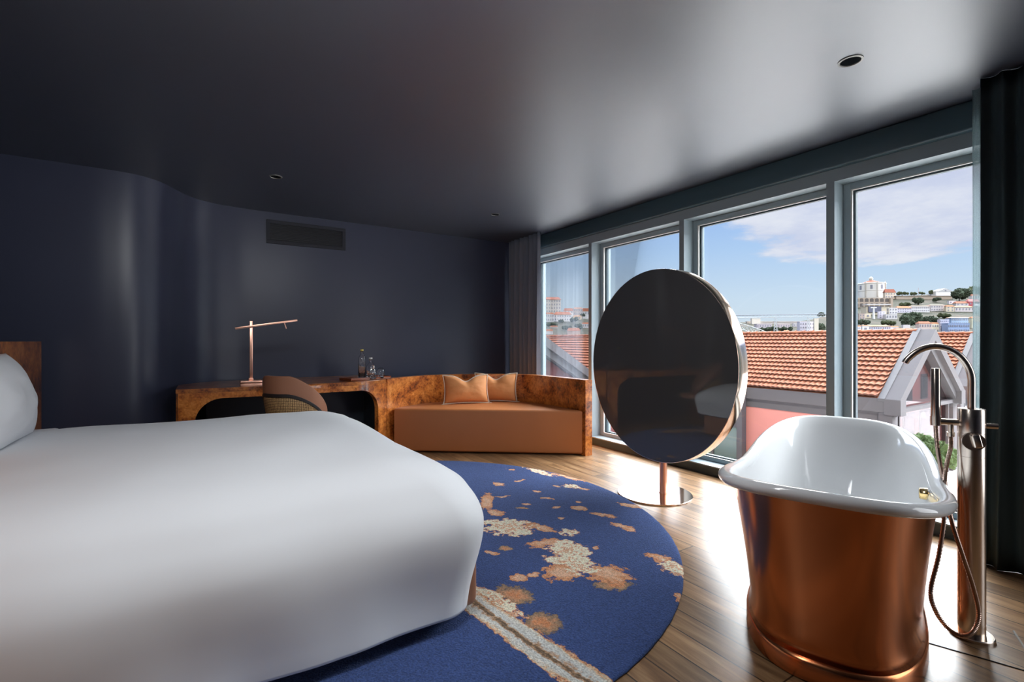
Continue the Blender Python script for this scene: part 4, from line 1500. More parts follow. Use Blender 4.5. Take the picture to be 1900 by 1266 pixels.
def warehouse(label, xm, y0, y1, hw=3.6, z_e=-1.07, z_r=1.55, left_wall=True, cross=None, windows=True, rows=14):
    w_ = thing('warehouse', label, 'building', (xm, (y0 + y1) / 2, -4.9), 'tiled warehouses across the lane')
    tiled_roof('tile_roof', xm - hw, xm, y0 + 0.13, y1, z_e, z_r, w_, rows)
    bm = bmesh.new()
    v = [bm.verts.new(c) for c in ((xm, y0, z_r - .02), (xm, y1, z_r - .02), (xm + hw, y1, z_e - .02), (xm + hw, y0, z_e - .02))]
    bm.faces.new(v)
    v = [bm.verts.new(c) for c in ((xm, y0, z_r - .12), (xm, y1, z_r - .12), (xm - hw, y1, z_e - .12), (xm - hw, y0, z_e - .12))]
    bm.faces.new(v)
    link_mesh('roof_deck', bm_mesh(bm), M_tile, w_, smooth=False, solid=0.04)
    ridge_caps(xm, y0, y1, z_r, w_)
    # eave gutter box, recessed beam, wall
    box_obj('gutter_box', (xm - hw - 0.10, xm - hw + 0.35, y0 - 0.35, y1, z_e - 0.60, z_e - 0.06), M_zinc, w_, bevel=0.02)
    box_obj('eave_ledge', (xm - hw - 0.02, xm - hw + 0.35, y0 - 0.2, y1, z_e - 0.66, z_e - 0.60), M_zinc, w_)
    box_obj('eave_beam', (xm - hw + 0.10, xm - hw + 0.35, y0, y1, z_e - 1.02, z_e - 0.66), M_zinc, w_)
    box_obj('wall', (xm - hw + 0.16, xm + hw - 0.1, y0 + 0.25, y1, -4.9, z_e - 1.02), M_pink, w_)
    box_obj('corner_pillar', (xm - hw - 0.06, xm - hw + 0.45, y0 - 0.35, y0 + 0.12, -4.9, z_e - 0.60), M_zinc, w_, bevel=0.01)
    box_obj('corner_pillar', (xm + hw - 0.45, xm + hw + 0.06, y0 - 0.35, y0 + 0.12, -4.9, z_e - 0.3), M_zinc, w_, bevel=0.01)
    # gable: flashing, deep pitched frame, pink wall behind, transom
    bm = bmesh.new(); gable_profile(bm, xm, hw + 0.12, z_e - 0.05, z_r + 0.16, 0.12, y0 - 0.12, y0 + 0.12)
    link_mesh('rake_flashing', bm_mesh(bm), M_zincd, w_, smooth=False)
    bm = bmesh.new(); gable_profile(bm, xm, hw + 0.10, z_e - 0.06, z_r + 0.11, 0.42, y0 - 0.62, y0 - 0.10)
    link_mesh('gable_frame', bm_mesh(bm), M_zinc, w_, smooth=False)
    for xx_ in (xm - hw - 0.12, xm + hw - 0.38):
        box_obj('rake_foot', (xx_ - 0.02, xx_ + 0.5, y0 - 0.64, y0 - 0.1, z_e - 0.68, z_e - 0.07), M_zinc, w_)
    bm = bmesh.new(); gable_profile(bm, xm, hw - 0.05, z_e - 0.40, z_r - 0.36, 0.34, y0 - 0.45, y0 + 0.05)
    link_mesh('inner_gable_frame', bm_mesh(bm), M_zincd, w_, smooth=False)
    bm = bmesh.new()
    pts = [(xm - hw + 0.3, z_e - 0.9), (xm, z_r - 0.5), (xm + hw - 0.3, z_e - 0.9), (xm + hw - 0.3, -4.9), (xm - hw + 0.3, -4.9)]
    f0 = [bm.verts.new((x, y0 + 0.05, z)) for x, z in pts]
    f1 = [bm.verts.new((x, y0 + 0.25, z)) for x, z in pts]
    bm.faces.new(f0); bm.faces.new(f1[::-1])
    for i in range(5):
        j = (i + 1) % 5
        bm.faces.new((f0[i], f1[i], f1[j], f0[j]))
    link_mesh('gable_wall', bm_mesh(bm), M_pink, w_, smooth=False)
    box_obj('transom', (xm - hw + 0.3, xm + hw - 0.3, y0 - 0.36, y0 - 0.16, z_e - 0.66, z_e - 0.50), M_zinc, w_)
    for xx in (xm - hw + 0.75, xm + hw - 0.9):
        box_obj('post', (xx, xx + 0.1, y0 - 0.30, y0 - 0.2, -4.9, z_e - 0.66), M_zinc, w_)
    bm = bmesh.new()
    pts = [(xm - hw + 0.3, z_e - 0.7), (xm, z_r - 0.5), (xm + hw - 0.3, z_e - 0.7), (xm + hw - 0.3, -4.85), (xm - hw + 0.3, -4.85)]
    bm.faces.new([bm.verts.new((x, y0 - 0.14, z)) for x, z in pts])
    link_mesh('gable_glazing', bm_mesh(bm), M_gablepane, w_, smooth=False, solid=0.02)
    if windows:
        wins = [(xm - 1.25, xm - 0.55, z_e - 0.35, z_e + 0.75), (xm + 0.5, xm + 1.2, z_e - 0.35, z_e + 0.75), (xm - 1.5, xm - 0.3, z_e - 1.9, z_e - 0.85), (xm + 0.3, xm + 1.5, z_e - 1.9, z_e - 0.85), (xm - 2.4, xm - 0.3, -4.6, -3.3)]
        for (a, b, c, d) in wins:
            wo = box_obj('window', (a, b, y0 + 0.0, y0 + 0.06, c, d), M_winframe, w_)
            box_obj('pane', (a + 0.07, b - 0.07, y0 - 0.01, y0 + 0.01, c + 0.07, d - 0.07), M_darkglass, wo)
    return w_


WA = warehouse('pink warehouse with a long clay tile roof, its grey gable behind the bath tap', 26.2, 8.1, 45.0, rows=14)
# cross gable with a tall glass front
bm = bmesh.new()
def cross_gable(w_, xf, yc, hw, z_e, z_r, depth=4.0):
    bm = bmesh.new()
    for (h0, th, xa, xb) in ((0.12, 0.16, xf - 0.62, xf - 0.3), (0.0, 0.5, xf - 0.5, xf + 0.05)):
        P_ = [(yc - hw - h0, z_e), (yc, z_r + h0), (yc + hw + h0, z_e)]
        for a in range(2):
            quad = [P_[a], P_[a + 1], (P_[a + 1][0], P_[a + 1][1] - th), (P_[a][0], P_[a][1] - th)]
            f0 = [bm.verts.new((xa, y, z)) for y, z in quad]
            f1 = [bm.verts.new((xb, y, z)) for y, z in quad]
            bm.faces.new(f0); bm.faces.new(f1[::-1])
            for i in range(4):
                j = (i + 1) % 4
                bm.faces.new((f0[i], f1[i], f1[j], f0[j]))
    link_mesh('cross_gable_frame', bm_mesh(bm), M_zinc, w_, smooth=False)
    bm = bmesh.new()
    for s in (-1, 1):
        v = [bm.verts.new(c) for c in ((xf - 0.5, yc, z_r + 0.05), (xf + depth, yc, z_r + 0.05), (xf + depth, yc + s * hw, z_e), (xf - 0.5, yc + s * hw, z_e))]
        bm.faces.new(v)
    link_mesh('cross_gable_roof', bm_mesh(bm), M_tile, w_, smooth=False, solid=0.08)
    bm = bmesh.new()
    pts = [(yc - hw + .2, z_e - .3), (yc, z_r - .5), (yc + hw - .2, z_e - .3), (yc + hw - .2, -4.85), (yc - hw + .2, -4.85)]
    f0 = [bm.verts.new((xf - 0.05, y, z)) for y, z in pts]
    f1 = [bm.verts.new((xf + 0.05, y, z)) for y, z in pts]
    bm.faces.new(f0); bm.faces.new(f1[::-1])
    for i in range(5):
        j = (i + 1) % 5
        bm.faces.new((f0[i], f1[i], f1[j], f0[j]))
    link_mesh('glass_front', bm_mesh(bm), M_green_glass, w_, smooth=False)
    for k in range(6):
        y = yc - hw + 0.15 + k * (2 * hw - 0.3) / 5
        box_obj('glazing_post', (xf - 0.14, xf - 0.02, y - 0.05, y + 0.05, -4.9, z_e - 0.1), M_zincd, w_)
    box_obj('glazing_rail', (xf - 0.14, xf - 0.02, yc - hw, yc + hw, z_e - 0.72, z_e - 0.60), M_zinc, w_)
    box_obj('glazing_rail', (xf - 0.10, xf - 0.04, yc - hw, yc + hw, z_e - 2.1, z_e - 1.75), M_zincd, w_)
    for s in (-1, 1):
        box_obj('side_pillar', (xf - 0.3, xf + 0.05, yc + s * hw - 0.14, yc + s * hw + 0.14, -4.9, z_e + 0.05), M_zinc, w_)
    o_ = tube_obj('blue_sticker', [(xf - 0.12, yc - hw + 0.9, z_e - 1.92), (xf - 0.095, yc - hw + 0.9, z_e - 1.92)], 0.12, M_blue, w_, 20)


cross_gable(WA, 22.35, 17.55, 3.75, -1.05, 2.05)
WB = warehouse('second pink warehouse with lichened tile roof, half hidden by the dark curtain', 36.0, 8.6, 45.0, rows=14)
WC = warehouse('nearest grey gabled warehouse, seen low behind the slate curtain', 13.3, 20.0, 50.0, hw=5.2, z_e=-1.07, z_r=1.95, rows=14)

# ================================================================ OUTSIDE: FAR BANKS
def hill_top(px):
    P_ = [(900, 560), (1016, 578), (1045, 586), (1070, 589), (1100, 594), (1180, 600), (1340, 600), (1400, 597), (1480, 597), (1512, 592), (1531, 586), (1560, 570), (1588, 556), (1640, 550), (1700, 548), (1750, 545), (1795, 537), (1830, 530), (1950, 520)]
    for (a, b), (c, d) in zip(P_, P_[1:]):
        if a <= px <= c:
            return b + (d - b) * (px - a) / (c - a)
    return P_[0][1] if px < 900 else P_[-1][1]


def dep(y):
    return 150 + (640 - y) * 2.9


vs, fs = [], []
cols, rows_ = 150, 34
for i in range(cols):
    px = 900 + (1950 - 900) * i / (cols - 1)
    yt = hill_top(px)
    for j in range(rows_):
        y = 668 + (yt - 668) * j / (rows_ - 1)
        d = dep(y)
        p = at(px, y + noise.noise(Vector((px * 0.03, y * 0.2, 0))) * 0.6 * (0 < j < rows_ - 1), d)
        vs.append(p)
    pb = at(px, yt, dep(yt)) + (at(px, yt, dep(yt) + 120) - at(px, yt, dep(yt)))
    pb.z = vs[-1].z - 6
    vs.append(pb)
RW = rows_ + 1
for i in range(cols - 1):
    for j in range(RW - 1):
        a = i * RW + j
        fs.append((a, a + RW, a + RW + 1, a + 1))
M_hill, nt, b = principled('scrub_hillside', (0.2, 0.17, 0.1), 0.95, spec=0.1)
_tc = nt.node('ShaderNodeTexCoord')
_n = nt.node('ShaderNodeTexNoise'); _n.inputs['Scale'].default_value = 0.06; _n.inputs['Detail'].default_value = 10; _n.inputs['Roughness'].default_value = 0.7
nt.link(_tc.outputs['Object'], _n.inputs['Vector'])
_r = nt.node('ShaderNodeValToRGB')
_e = _r.color_ramp.elements
_e[0].position, _e[0].color = 0.36, (0.010, 0.013, 0.006, 1)
_e[1].position, _e[1].color = 0.68, (0.05, 0.034, 0.024, 1)
_x = _e.new(0.5); _x.color = (0.022, 0.021, 0.011, 1)
nt.link(_n.outputs['Fac'], _r.inputs[0]); nt.link(_r.outputs[0], b.inputs['Base Color'])
struct(link_mesh('terrain_far_bank', mesh_of(vs, fs), M_hill, smooth=True))

CM = {}
def paint(rgb, rough=0.85):
    key = tuple(round(c, 3) for c in rgb)
    if key not in CM:
        CM[key] = vary('plaster_%02d' % len(CM), rgb, rough, 0.08, 0.25, spec=0.2)
    return CM[key]


WHITE, CREAM, PALE, LILAC, GREYB = (0.60, 0.57, 0.56), (0.58, 0.50, 0.38), (0.52, 0.49, 0.48), (0.56, 0.52, 0.58), (0.40, 0.37, 0.38)
ORR = (0.24, 0.085, 0.045); ORR2 = (0.26, 0.115, 0.055); STONE = (0.34, 0.27, 0.21); DGREY = (0.15, 0.15, 0.18)
M_wind = vary('distant_window_dark', (0.20, 0.20, 0.24), 0.4, 0.1, 1)
_unit = None


def unit_box(name, parent, loc, dims, mat):
    """window of a far building: one shared box, scaled"""
    global _unit
    if _unit is None:
        bm = bmesh.new(); add_box(bm, -0.5, 0.5, -0.5, 0.5, -0.5, 0.5)
        _unit = bm_mesh(bm, 'window_block')
        _unit.materials.append(mat)
    o_ = bpy.data.objects.new(name, _unit)
    COL.objects.link(o_)
    o_.parent = parent
    o_.location = loc
    o_.scale = dims
    return o_


def house(label, x0, x1, yb, ye, yr=None, wall=WHITE, roof=ORR, nc=3, nr=2, name='house', cat='building', group=None, ratio=0.33, d=None, hip=True):
    """a far building given by its place in the view at its true distance: left, right, foot, eaves and ridge"""
    d = d or dep(yb) - 2
    pa, pb_ = at(x0, yb, d), at(x1, yb, d)
    W = (pb_ - pa).length
    fwd = Vector((math.sin(R(32.67)), math.cos(R(32.67)), 0))
    yaw = math.atan2((pb_ - pa).y, (pb_ - pa).x)
    hgt = (yb - ye) / 892.0 * d
    rh = ((ye - yr) / 892.0 * d) if yr else 0
    c = (pa + pb_) / 2
    root = thing(name, label, cat, c, group, yaw)
    D = W * ratio
    box_obj('walls', (-W / 2, W / 2, 0, D, -2.5, hgt), paint(wall), root, local=True)
    if rh:
        bm = bmesh.new()
        ov = 0.03 * W
        a = [bm.verts.new(v) for v in ((-W / 2 - ov, -ov, hgt), (W / 2 + ov, -ov, hgt), (W / 2 + ov, D + ov, hgt), (-W / 2 - ov, D + ov, hgt))]
        ins = D / 2 * 0.8 if hip else 0
        r1 = bm.verts.new((-W / 2 - ov + ins if W > D else 0, D / 2, hgt + rh)); r2 = bm.verts.new((W / 2 + ov - ins if W > D else 0.01, D / 2, hgt + rh))
        bm.faces.new((a[0], a[1], r2, r1)); bm.faces.new((a[2], a[3], r1, r2)); bm.faces.new((a[1], a[2], r2)); bm.faces.new((a[3], a[0], r1)); bm.faces.new(a[::-1])
        link_mesh('roof', bm_mesh(bm), paint(roof), root, smooth=False, local=True)
    else:
        box_obj('flat_roof', (-W / 2 - .01 * W, W / 2 + .01 * W, -.01 * W, D, hgt, hgt + 0.3), paint(tuple(min(1, k * 0.9) for k in wall)), root, local=True)
    for r_ in range(nr):
        for c_ in range(nc):
            ww = W / nc * 0.34
            wh = hgt / nr * 0.45
            unit_box('window', root, (-W / 2 + W * (c_ + 0.5) / nc, -0.04, hgt * (r_ + 0.52) / nr), (ww, 0.2, wh), M_wind)
    return root


G1_, G2_, G3_, G4_ = 'terraced houses halfway up the right hillside', 'riverside buildings under the right hillside', 'old town buildings on the left bank', 'low buildings beyond the bridge'
# --- right-hand hill
house('small villa with orange roof high on the hill by the curtain edge', 1803, 1819, 556, 549, 546, WHITE, ORR, 3, 1, group=G1_)
house('dark red house near the top right of the hillside', 1797, 1819, 567, 560, 555, (0.42, 0.09, 0.10), (0.40, 0.14, 0.13), 3, 1, group=G1_)
house('low grey house with orange roof left of the dark red house', 1774, 1797, 567, 563, 559, PALE, ORR, 3, 1, group=G1_)
house('small white flat-roofed house above the terraces', 1761, 1774, 564, 559, None, WHITE, ORR, 2, 1, group=G1_)
house('pale house with orange roof at the left of the hillside terrace', 1665, 1691, 580, 572, 568, LILAC, ORR2, 6, 2, group=G1_)
house('long white terrace in the middle of the hillside', 1692, 1725, 579, 569, 567, WHITE, (0.25, 0.14, 0.10), 9, 2, group=G1_)
house('grey terrace of two window rows in the middle of the hillside', 1727, 1755, 577, 567, 565, (0.50, 0.45, 0.44), (0.25, 0.14, 0.10), 6, 2, group=G1_)
house('narrow beige house beside the grey terrace', 1756, 1771, 578, 569, 566, CREAM, ORR2, 2, 2, group=G1_)
house('long pale terrace on the right of the hillside', 1772, 1808, 578, 570, 567.5, (0.56, 0.49, 0.47), ORR2, 6, 1, group=G1_)
house('pale gabled house at the right end of the hillside terrace', 1809, 1821, 578, 568, 564, (0.56, 0.52, 0.5), PALE, 2, 2, group=G1_)
house('lilac-white stepped house with dark window band', 1631, 1643, 591, 579, None, LILAC, ORR, 2, 3, group=G1_)
house('white four-column house above the lilac house', 1645, 1665, 583, 572, None, WHITE, ORR, 4, 2, group=G1_)
house('low white house with ground floor arches below the pale terrace', 1644, 1665, 592, 584, None, PALE, ORR, 4, 1, group=G1_)
house('small yellow house below the cable car station', 1605, 1616, 590, 583, None, CREAM, ORR, 1, 1, group=G1_)
house('small peach stone house left of the yellow house', 1594, 1605, 593, 583, None, (0.46, 0.36, 0.31), ORR, 2, 2, group=G1_)
t = house('modern cream and dark glass cable car station under the arcade wall', 1607, 1650, 583, 570, None, CREAM, ORR, 0, 0, name='cable_car_station')
_W = 43 / 892 * dep(583)
box_obj('glazed_hall', (-_W * 0.42, _W * 0.12, -0.8, 0.3, 1.2, 5.0), paint((0.13, 0.13, 0.17)), t, local=True)
box_obj('roof_slab', (-_W * 0.52, _W * 0.52, -1.2, 3, 5.9, 6.4), paint(WHITE), t, local=True)
# pylon
pd = dep(592)
t = thing('cable_car_pylon', 'slim white cable car pylon in front of the station', 'pylon', at(1621, 592, pd))
pf = at(1621, 592, pd)
tube_obj('mast', [pf - Vector((0, 0, 1)), pf + Vector((0, 0, 6.6))], [0.75, 0.35], paint((0.72, 0.73, 0.72)), t, 10)
rt = Vector((math.cos(R(32.67)), -math.sin(R(32.67)), 0))
tube_obj('crossarm', [pf + rt * -1.6 + Vector((0, 0, 6.7)), pf + rt * 1.6 + Vector((0, 0, 6.7))], 0.3, paint((0.72, 0.73, 0.72)), t, 8)
# riverside row
house('yellow-roofed building behind the long white riverside block', 1599, 1622, 612, 603.5, 601, ORR2, (0.3, 0.18, 0.07), 0, 0, group=G2_, d=262)
house('white riverside house with orange roof at the left window edge', 1585, 1600, 618, 606.5, 604, (0.58, 0.58, 0.66), ORR2, 4, 2, group=G2_, d=214)
house('bright white gabled riverside house with one window', 1600, 1612, 618, 605, 603.5, (0.66, 0.63, 0.62), ORR2, 1, 1, group=G2_, d=212)
house('long pale riverside block with orange roof and two rows of windows', 1612, 1653, 618, 606, 603, (0.56, 0.55, 0.64), ORR2, 10, 2, group=G2_, d=213)
house('white house at the right end of the long riverside block', 1653, 1668, 618, 607, 605, WHITE, ORR2, 1, 1, group=G2_, d=216)
house('small white house between the riverside block and the beige mansion', 1676, 1689, 612, 604, None, PALE, ORR, 0, 0, group=G2_, d=228)
house('low orange-roofed sheds behind the ridge of the near roof', 1664, 1700, 619, 613, 609, (0.5, 0.38, 0.34), ORR, 0, 0, group=G2_, d=206)
house('beige riverside mansion with orange roof and five window columns', 1705, 1729, 618, 600.5, 596.5, (0.52, 0.42, 0.38), ORR, 5, 2, group=G2_, d=212)
house('narrow yellowish house right of the beige mansion', 1729, 1742, 618, 601, 598, (0.60, 0.54, 0.42), ORR2, 3, 2, group=G2_, d=214)
house('grey building under scaffolding left of the blue building', 1744, 1761, 618, 594, None, (0.42, 0.40, 0.45), ORR, 5, 5, group=G2_, d=214)
house('wide blue building with many windows on the river', 1759, 1799, 618, 601, None, (0.25, 0.32, 0.48), ORR, 12, 2, group=G2_, d=210)
house('lighter blue upper building behind the wide blue one', 1765, 1802, 604, 590, 588.5, (0.28, 0.37, 0.52), (0.25, 0.13, 0.09), 10, 2, group=G2_, d=246)
house('pale yellow building right of the blue building', 1803, 1822, 606, 590.5, 587.5, (0.62, 0.58, 0.42), ORR2, 3, 1, group=G2_, d=240)
house('white riverside building at the edge of the dark curtain', 1809, 1822, 618, 597, 594.5, (0.54, 0.5, 0.48), ORR2, 3, 3, group=G2_, d=212)
# church rotunda
cd = dep(553)
cc = at(1616, 553, cd + 10)
k_ = (cd + 10) / 892
ch = thing('round_church', 'round white church with a red tiled dome and lantern on the hilltop', 'church', cc)
Rr = 22.3 * k_
lathe_obj('drum', cc, [(Rr, -3), (Rr, 12 * k_), (Rr * 1.03, 12.2 * k_), (Rr * 1.03, 13 * k_), (Rr, 13.2 * k_), (Rr, 24.5 * k_), (Rr * 1.04, 25 * k_), (Rr * 1.04, 26.3 * k_), (Rr, 26.6 * k_), (Rr * 0.7, 26.9 * k_), (0, 27 * k_)], paint((0.68, 0.65, 0.61)), ch, 16)
lathe_obj('dome', cc, [(Rr * 0.70, 26.5 * k_), (Rr * 0.55, 29 * k_), (Rr * 0.3, 31.2 * k_), (Rr * 0.12, 32.6 * k_), (0, 33 * k_)], paint((0.24, 0.075, 0.045)), ch, 16)
lathe_obj('lantern', cc, [(Rr * 0.13, 32 * k_), (Rr * 0.13, 35.5 * k_), (Rr * 0.17, 35.8 * k_), (Rr * 0.08, 38 * k_), (0, 40 * k_)], paint((0.40, 0.38, 0.33)), ch, 10)
for kk in range(16):
    a = 2 * PI * kk / 16
    if kk % 2 == 0:
        p = Vector((math.cos(a) * Rr, math.sin(a) * Rr, 0))
        o = box_obj('buttress', (-0.45, 0.45, -0.35, 0.5, 0, 26.8 * k_), paint((0.46, 0.42, 0.37)), ch, local=True, mtx=Matrix.Translation(p) @ Matrix.Rotation(a - PI / 2, 4, 'Z'))
        lathe_obj('pinnacle', (p.x, p.y, 26.3 * k_), [(0.4, 0), (0.3, 0.9), (0, 1.6)], paint((0.46, 0.42, 0.37)), ch, 8, local=True)
    else:
        p = Vector((math.cos(a) * Rr * 0.985, math.sin(a) * Rr * 0.985, 18.5 * k_))
        box_obj('window', (-0.8, 0.8, -0.2, 0.25, -1.7, 1.7), M_wind, ch, local=True, mtx=Matrix.Translation(p) @ Matrix.Rotation(a - PI / 2, 4, 'Z'))
house('cream monastery wing with red roof beside the round church', 1642, 1662, 553.5, 543, 536.5, (0.60, 0.50, 0.40), (0.24, 0.075, 0.045), 4, 2, name='monastery_wing', d=dep(553) - 6, ratio=0.25)
# arcade retaining wall
ad = dep(571)
pa = at(1584, 571, ad); pb_ = at(1652, 571, ad)
Wd = (pb_ - pa).length
yaw = math.atan2((pb_ - pa).y, (pb_ - pa).x)
ar = thing('arcaded_retaining_wall', 'brown stone retaining wall with two rows of arches under the church', 'wall', (pa + pb_) / 2, None, yaw)
hA = 18.2 / 892 * ad
box_obj('wall_mass', (-Wd / 2, Wd / 2, 0.0, 6, -1, hA), paint(STONE), ar, local=True)
box_obj('buttress', (Wd / 2 - 0.5, Wd / 2 + 1.4, -0.8, 5, -1.5, hA), paint(STONE), ar, local=True)
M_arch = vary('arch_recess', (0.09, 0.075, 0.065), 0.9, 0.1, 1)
for rr2 in range(2):
    for k in range(7):
        xc = -Wd / 2 + (k + 0.55) * Wd / 7.2
        zb = 0.6 + rr2 * hA * 0.5
        bm = bmesh.new()
        hw_ = Wd / 7.2 * 0.36; hh_ = hA * 0.36
        pts = [(-hw_, 0), (hw_, 0)] + [(hw_ * math.cos(PI * j / 8), hh_ - hw_ * 0.5 + hw_ * 0.5 * math.sin(PI * j / 8)) for j in range(9)]
        f0 = [bm.verts.new((xc + x, -0.08, zb + z)) for x, z in pts]
        f1 = [bm.verts.new((xc + x, 0.3, zb + z)) for x, z in pts]
        bm.faces.new(f0); bm.faces.new(f1[::-1])
        for i in range(len(pts)):
            j = (i + 1) % len(pts)
            bm.faces.new((f0[i], f1[i], f1[j], f0[j]))
        link_mesh('arch', bm_mesh(bm), M_arch, ar, smooth=False, local=True)
house('long brown terrace wall along the hilltop', 1663, 1768, 555, 549.5, None, STONE, ORR, 0, 0, name='terrace_wall', cat='wall', ratio=0.05)
t = house('white gabled hall standing on the hilltop', 1737, 1771, 546.5, 541, None, (0.74, 0.72, 0.70), ORR, 0, 0, name='hilltop_hall', ratio=0.5, d=dep(550))
_d = dep(550); _W = 34 / 892 * _d
bm = bmesh.new()
pr = [(-_W / 2, 2.2), (-_W * 0.0, 2.2 + 3.0), (_W / 2, 2.2)]
f0 = [bm.verts.new((x, -0.2, z)) for x, z in pr]; f1 = [bm.verts.new((x, _W * .5, z)) for x, z in pr]
bm.faces.new(f0); bm.faces.new(f1[::-1])
for i in range(3):
    j = (i + 1) % 3
    bm.faces.new((f0[i], f1[i], f1[j], f0[j]))
link_mesh('gable_roof', bm_mesh(bm), paint((0.4, 0.39, 0.38)), t, smooth=False, local=True)
box_obj('gable_window', (-0.6, 0.6, -0.3, 0, 2.9, 3.8), M_wind, t, local=True)

# --- left bank
house('tall palace block with rows of windows on the left hilltop', 1008, 1040.5, 581, 556, 551, (0.56, 0.50, 0.44), (0.24, 0.09, 0.06), 7, 4, group=G3_)
house('long white building with orange roof below the palace', 1012, 1028, 597, 583, 580, WHITE, ORR, 4, 2, group=G3_)
house('white building with orange roof stepping down right of the palace foot', 1028.5, 1060, 596, 584, 578.5, (0.64, 0.60, 0.58), ORR, 7, 2, group=G3_)
house('white house under a wide orange roof beside the palace', 1046, 1064, 582, 577, 572, WHITE, ORR, 3, 1, group=G3_)
house('bare stone tower house on the left bank skyline', 1064, 1081, 585, 573, 570.5, (0.48, 0.40, 0.36), (0.24, 0.12, 0.08), 4, 2, group=G3_)
house('white house with orange roof at the first mullion', 1080, 1094, 585, 578, 572, WHITE, ORR, 3, 1, group=G3_)
house('small yellow house below the stone tower house', 1064, 1079, 593, 587, 585.5, (0.60, 0.44, 0.26), ORR2, 2, 1, group=G3_)
house('white house low at the first mullion', 1080, 1093, 608, 601, 598.5, WHITE, ORR, 3, 1, group=G3_)
house('orange-roofed house just above the ridge of the left roof', 1053, 1077, 618, 614, 608.5, (0.5, 0.36, 0.3), ORR, 0, 0, group=G3_, d=206)
house('small orange-roofed house in the trees under the palace', 1021, 1035, 609, 606.5, 604.5, (0.45, 0.4, 0.36), ORR, 0, 0, group=G3_)
house('low white shed with orange roof at the slate curtain edge', 1010, 1026, 618, 614.5, 611, WHITE, ORR, 0, 0, group=G3_, d=206)

# --- beyond the bridge
house('white angular block with red bands beyond the bridge', 1484, 1511, 618, 598, None, LILAC, ORR, 6, 3, group=G4_, d=225)
house('tall cream slab beside the white angular block', 1511, 1519, 618, 592, None, (0.62, 0.55, 0.45), ORR, 0, 0, group=G4_, d=222)
house('cream house with pale roof under the bridge arch', 1395, 1411, 601, 592, None, (0.62, 0.56, 0.48), ORR, 0, 0, group=G4_)
house('small white building left of the white angular block', 1472, 1486, 606, 601, None, PALE, ORR, 3, 1, group=G4_)
house('small orange-roofed building just above the tiled roof', 1455, 1465, 617, 614.5, 613, PALE, ORR2, 0, 0, group=G4_, d=212)
house('pinkish low terrace right of the bridge pier', 1443, 1466, 608, 602, None, (0.5, 0.42, 0.42), ORR, 5, 1, group=G4_)
house('pinkish low terrace left of the bridge pier', 1404, 1432, 608, 602, None, (0.48, 0.42, 0.44), ORR, 6, 1, group=G4_)
house('long pale elevated road behind the bridge', 1386, 1496, 600, 597.5, None, (0.56, 0.50, 0.46), ORR, 0, 0, name='elevated_road', cat='road', ratio=0.04)

# --- bridge
bd = 190.0
br = thing('arch_bridge', 'high iron arch bridge with a lattice deck over the river', 'bridge', at(1440, 617, bd))
M_iron = vary('pale_grey_iron', (0.46, 0.48, 0.50), 0.6, 0.05, 1)
M_irond = vary('dark_deck_iron', (0.20, 0.21, 0.24), 0.6, 0.05, 1)
bm = bmesh.new()
y1f = lambda px: 585.4 + (583.0 - 585.4) * (px - 1355) / 180.0
add_tube(bm, [at(1200, y1f(1200), bd), at(1545, y1f(1545), bd)], 0.16, 6)
link_mesh('deck', bm_mesh(bm), M_irond, br, smooth=False)
bm = bmesh.new()
px = 1200.0
add_tube(bm, [at(1200, y1f(1200) + 4.8, bd), at(1545, y1f(1545) + 4.8, bd)], 0.12, 6)
while px < 1540:
    add_tube(bm, [at(px, y1f(px), bd), at(px + 3.2, y1f(px) + 4.8, bd)], 0.06, 4)
    add_tube(bm, [at(px + 6.4, y1f(px), bd), at(px + 3.2, y1f(px) + 4.8, bd)], 0.06, 4)
    px += 6.4
link_mesh('deck_lattice', bm_mesh(bm), M_iron, br, smooth=False)


def archy(px, lower):
    # crown hidden behind the mirror, springing at the right
    t_ = max(0.0, (px - 1290) / (1440 - 1290))
    return (590 if not lower else 598) + (34 if not lower else 36) * t_ ** (2.0 if not lower else 1.75)


bm = bmesh.new()
prev_ = None
for k in range(26):
    px = 1230 + k * 8.4
    if px > 1438:
        break
    a_, b_ = at(px, archy(px, 0), bd), at(px, archy(px, 1), bd)
    if prev_:
        add_tube(bm, [prev_[0], a_], 0.14, 5); add_tube(bm, [prev_[1], b_], 0.14, 5)
        add_tube(bm, [prev_[0], b_], 0.07, 4); add_tube(bm, [prev_[1], a_], 0.07, 4)
    add_tube(bm, [a_, b_], 0.07, 4)
    prev_ = (a_, b_)
link_mesh('arch_truss', bm_mesh(bm), M_iron, br, smooth=False)
for pc, top_ in ((1439, 589.5), (1500, 589)):
    bm = bmesh.new()
    for s in (-1, 1):
        add_tube(bm, [at(pc + s * 1.2, top_, bd), at(pc + s * 3.4, 620, bd)], 0.12, 5)
    yy = top_
    for k in range(6):
        f_, g_ = k / 6, (k + 1) / 6
        ya, yb_ = top_ + (620 - top_) * f_, top_ + (620 - top_) * g_
        wa, wb_ = 1.2 + 2.2 * f_, 1.2 + 2.2 * g_
        add_tube(bm, [at(pc - wa, ya, bd), at(pc + wb_, yb_, bd)], 0.06, 4)
        add_tube(bm, [at(pc + wa, ya, bd), at(pc - wb_, yb_, bd)], 0.06, 4)
    link_mesh('pier', bm_mesh(bm), M_iron, br, smooth=False)

# --- trees
M_leaf = vary('hazy_green_foliage', (0.07, 0.082, 0.042), 0.95, 0.35, 0.5, spec=0.1)
M_leafd = vary('dark_hazy_foliage', (0.055, 0.07, 0.045), 0.95, 0.3, 0.4, spec=0.1)
M_trunk = vary('grey_trunk', (0.22, 0.18, 0.15), 0.9, 0.1, 1)


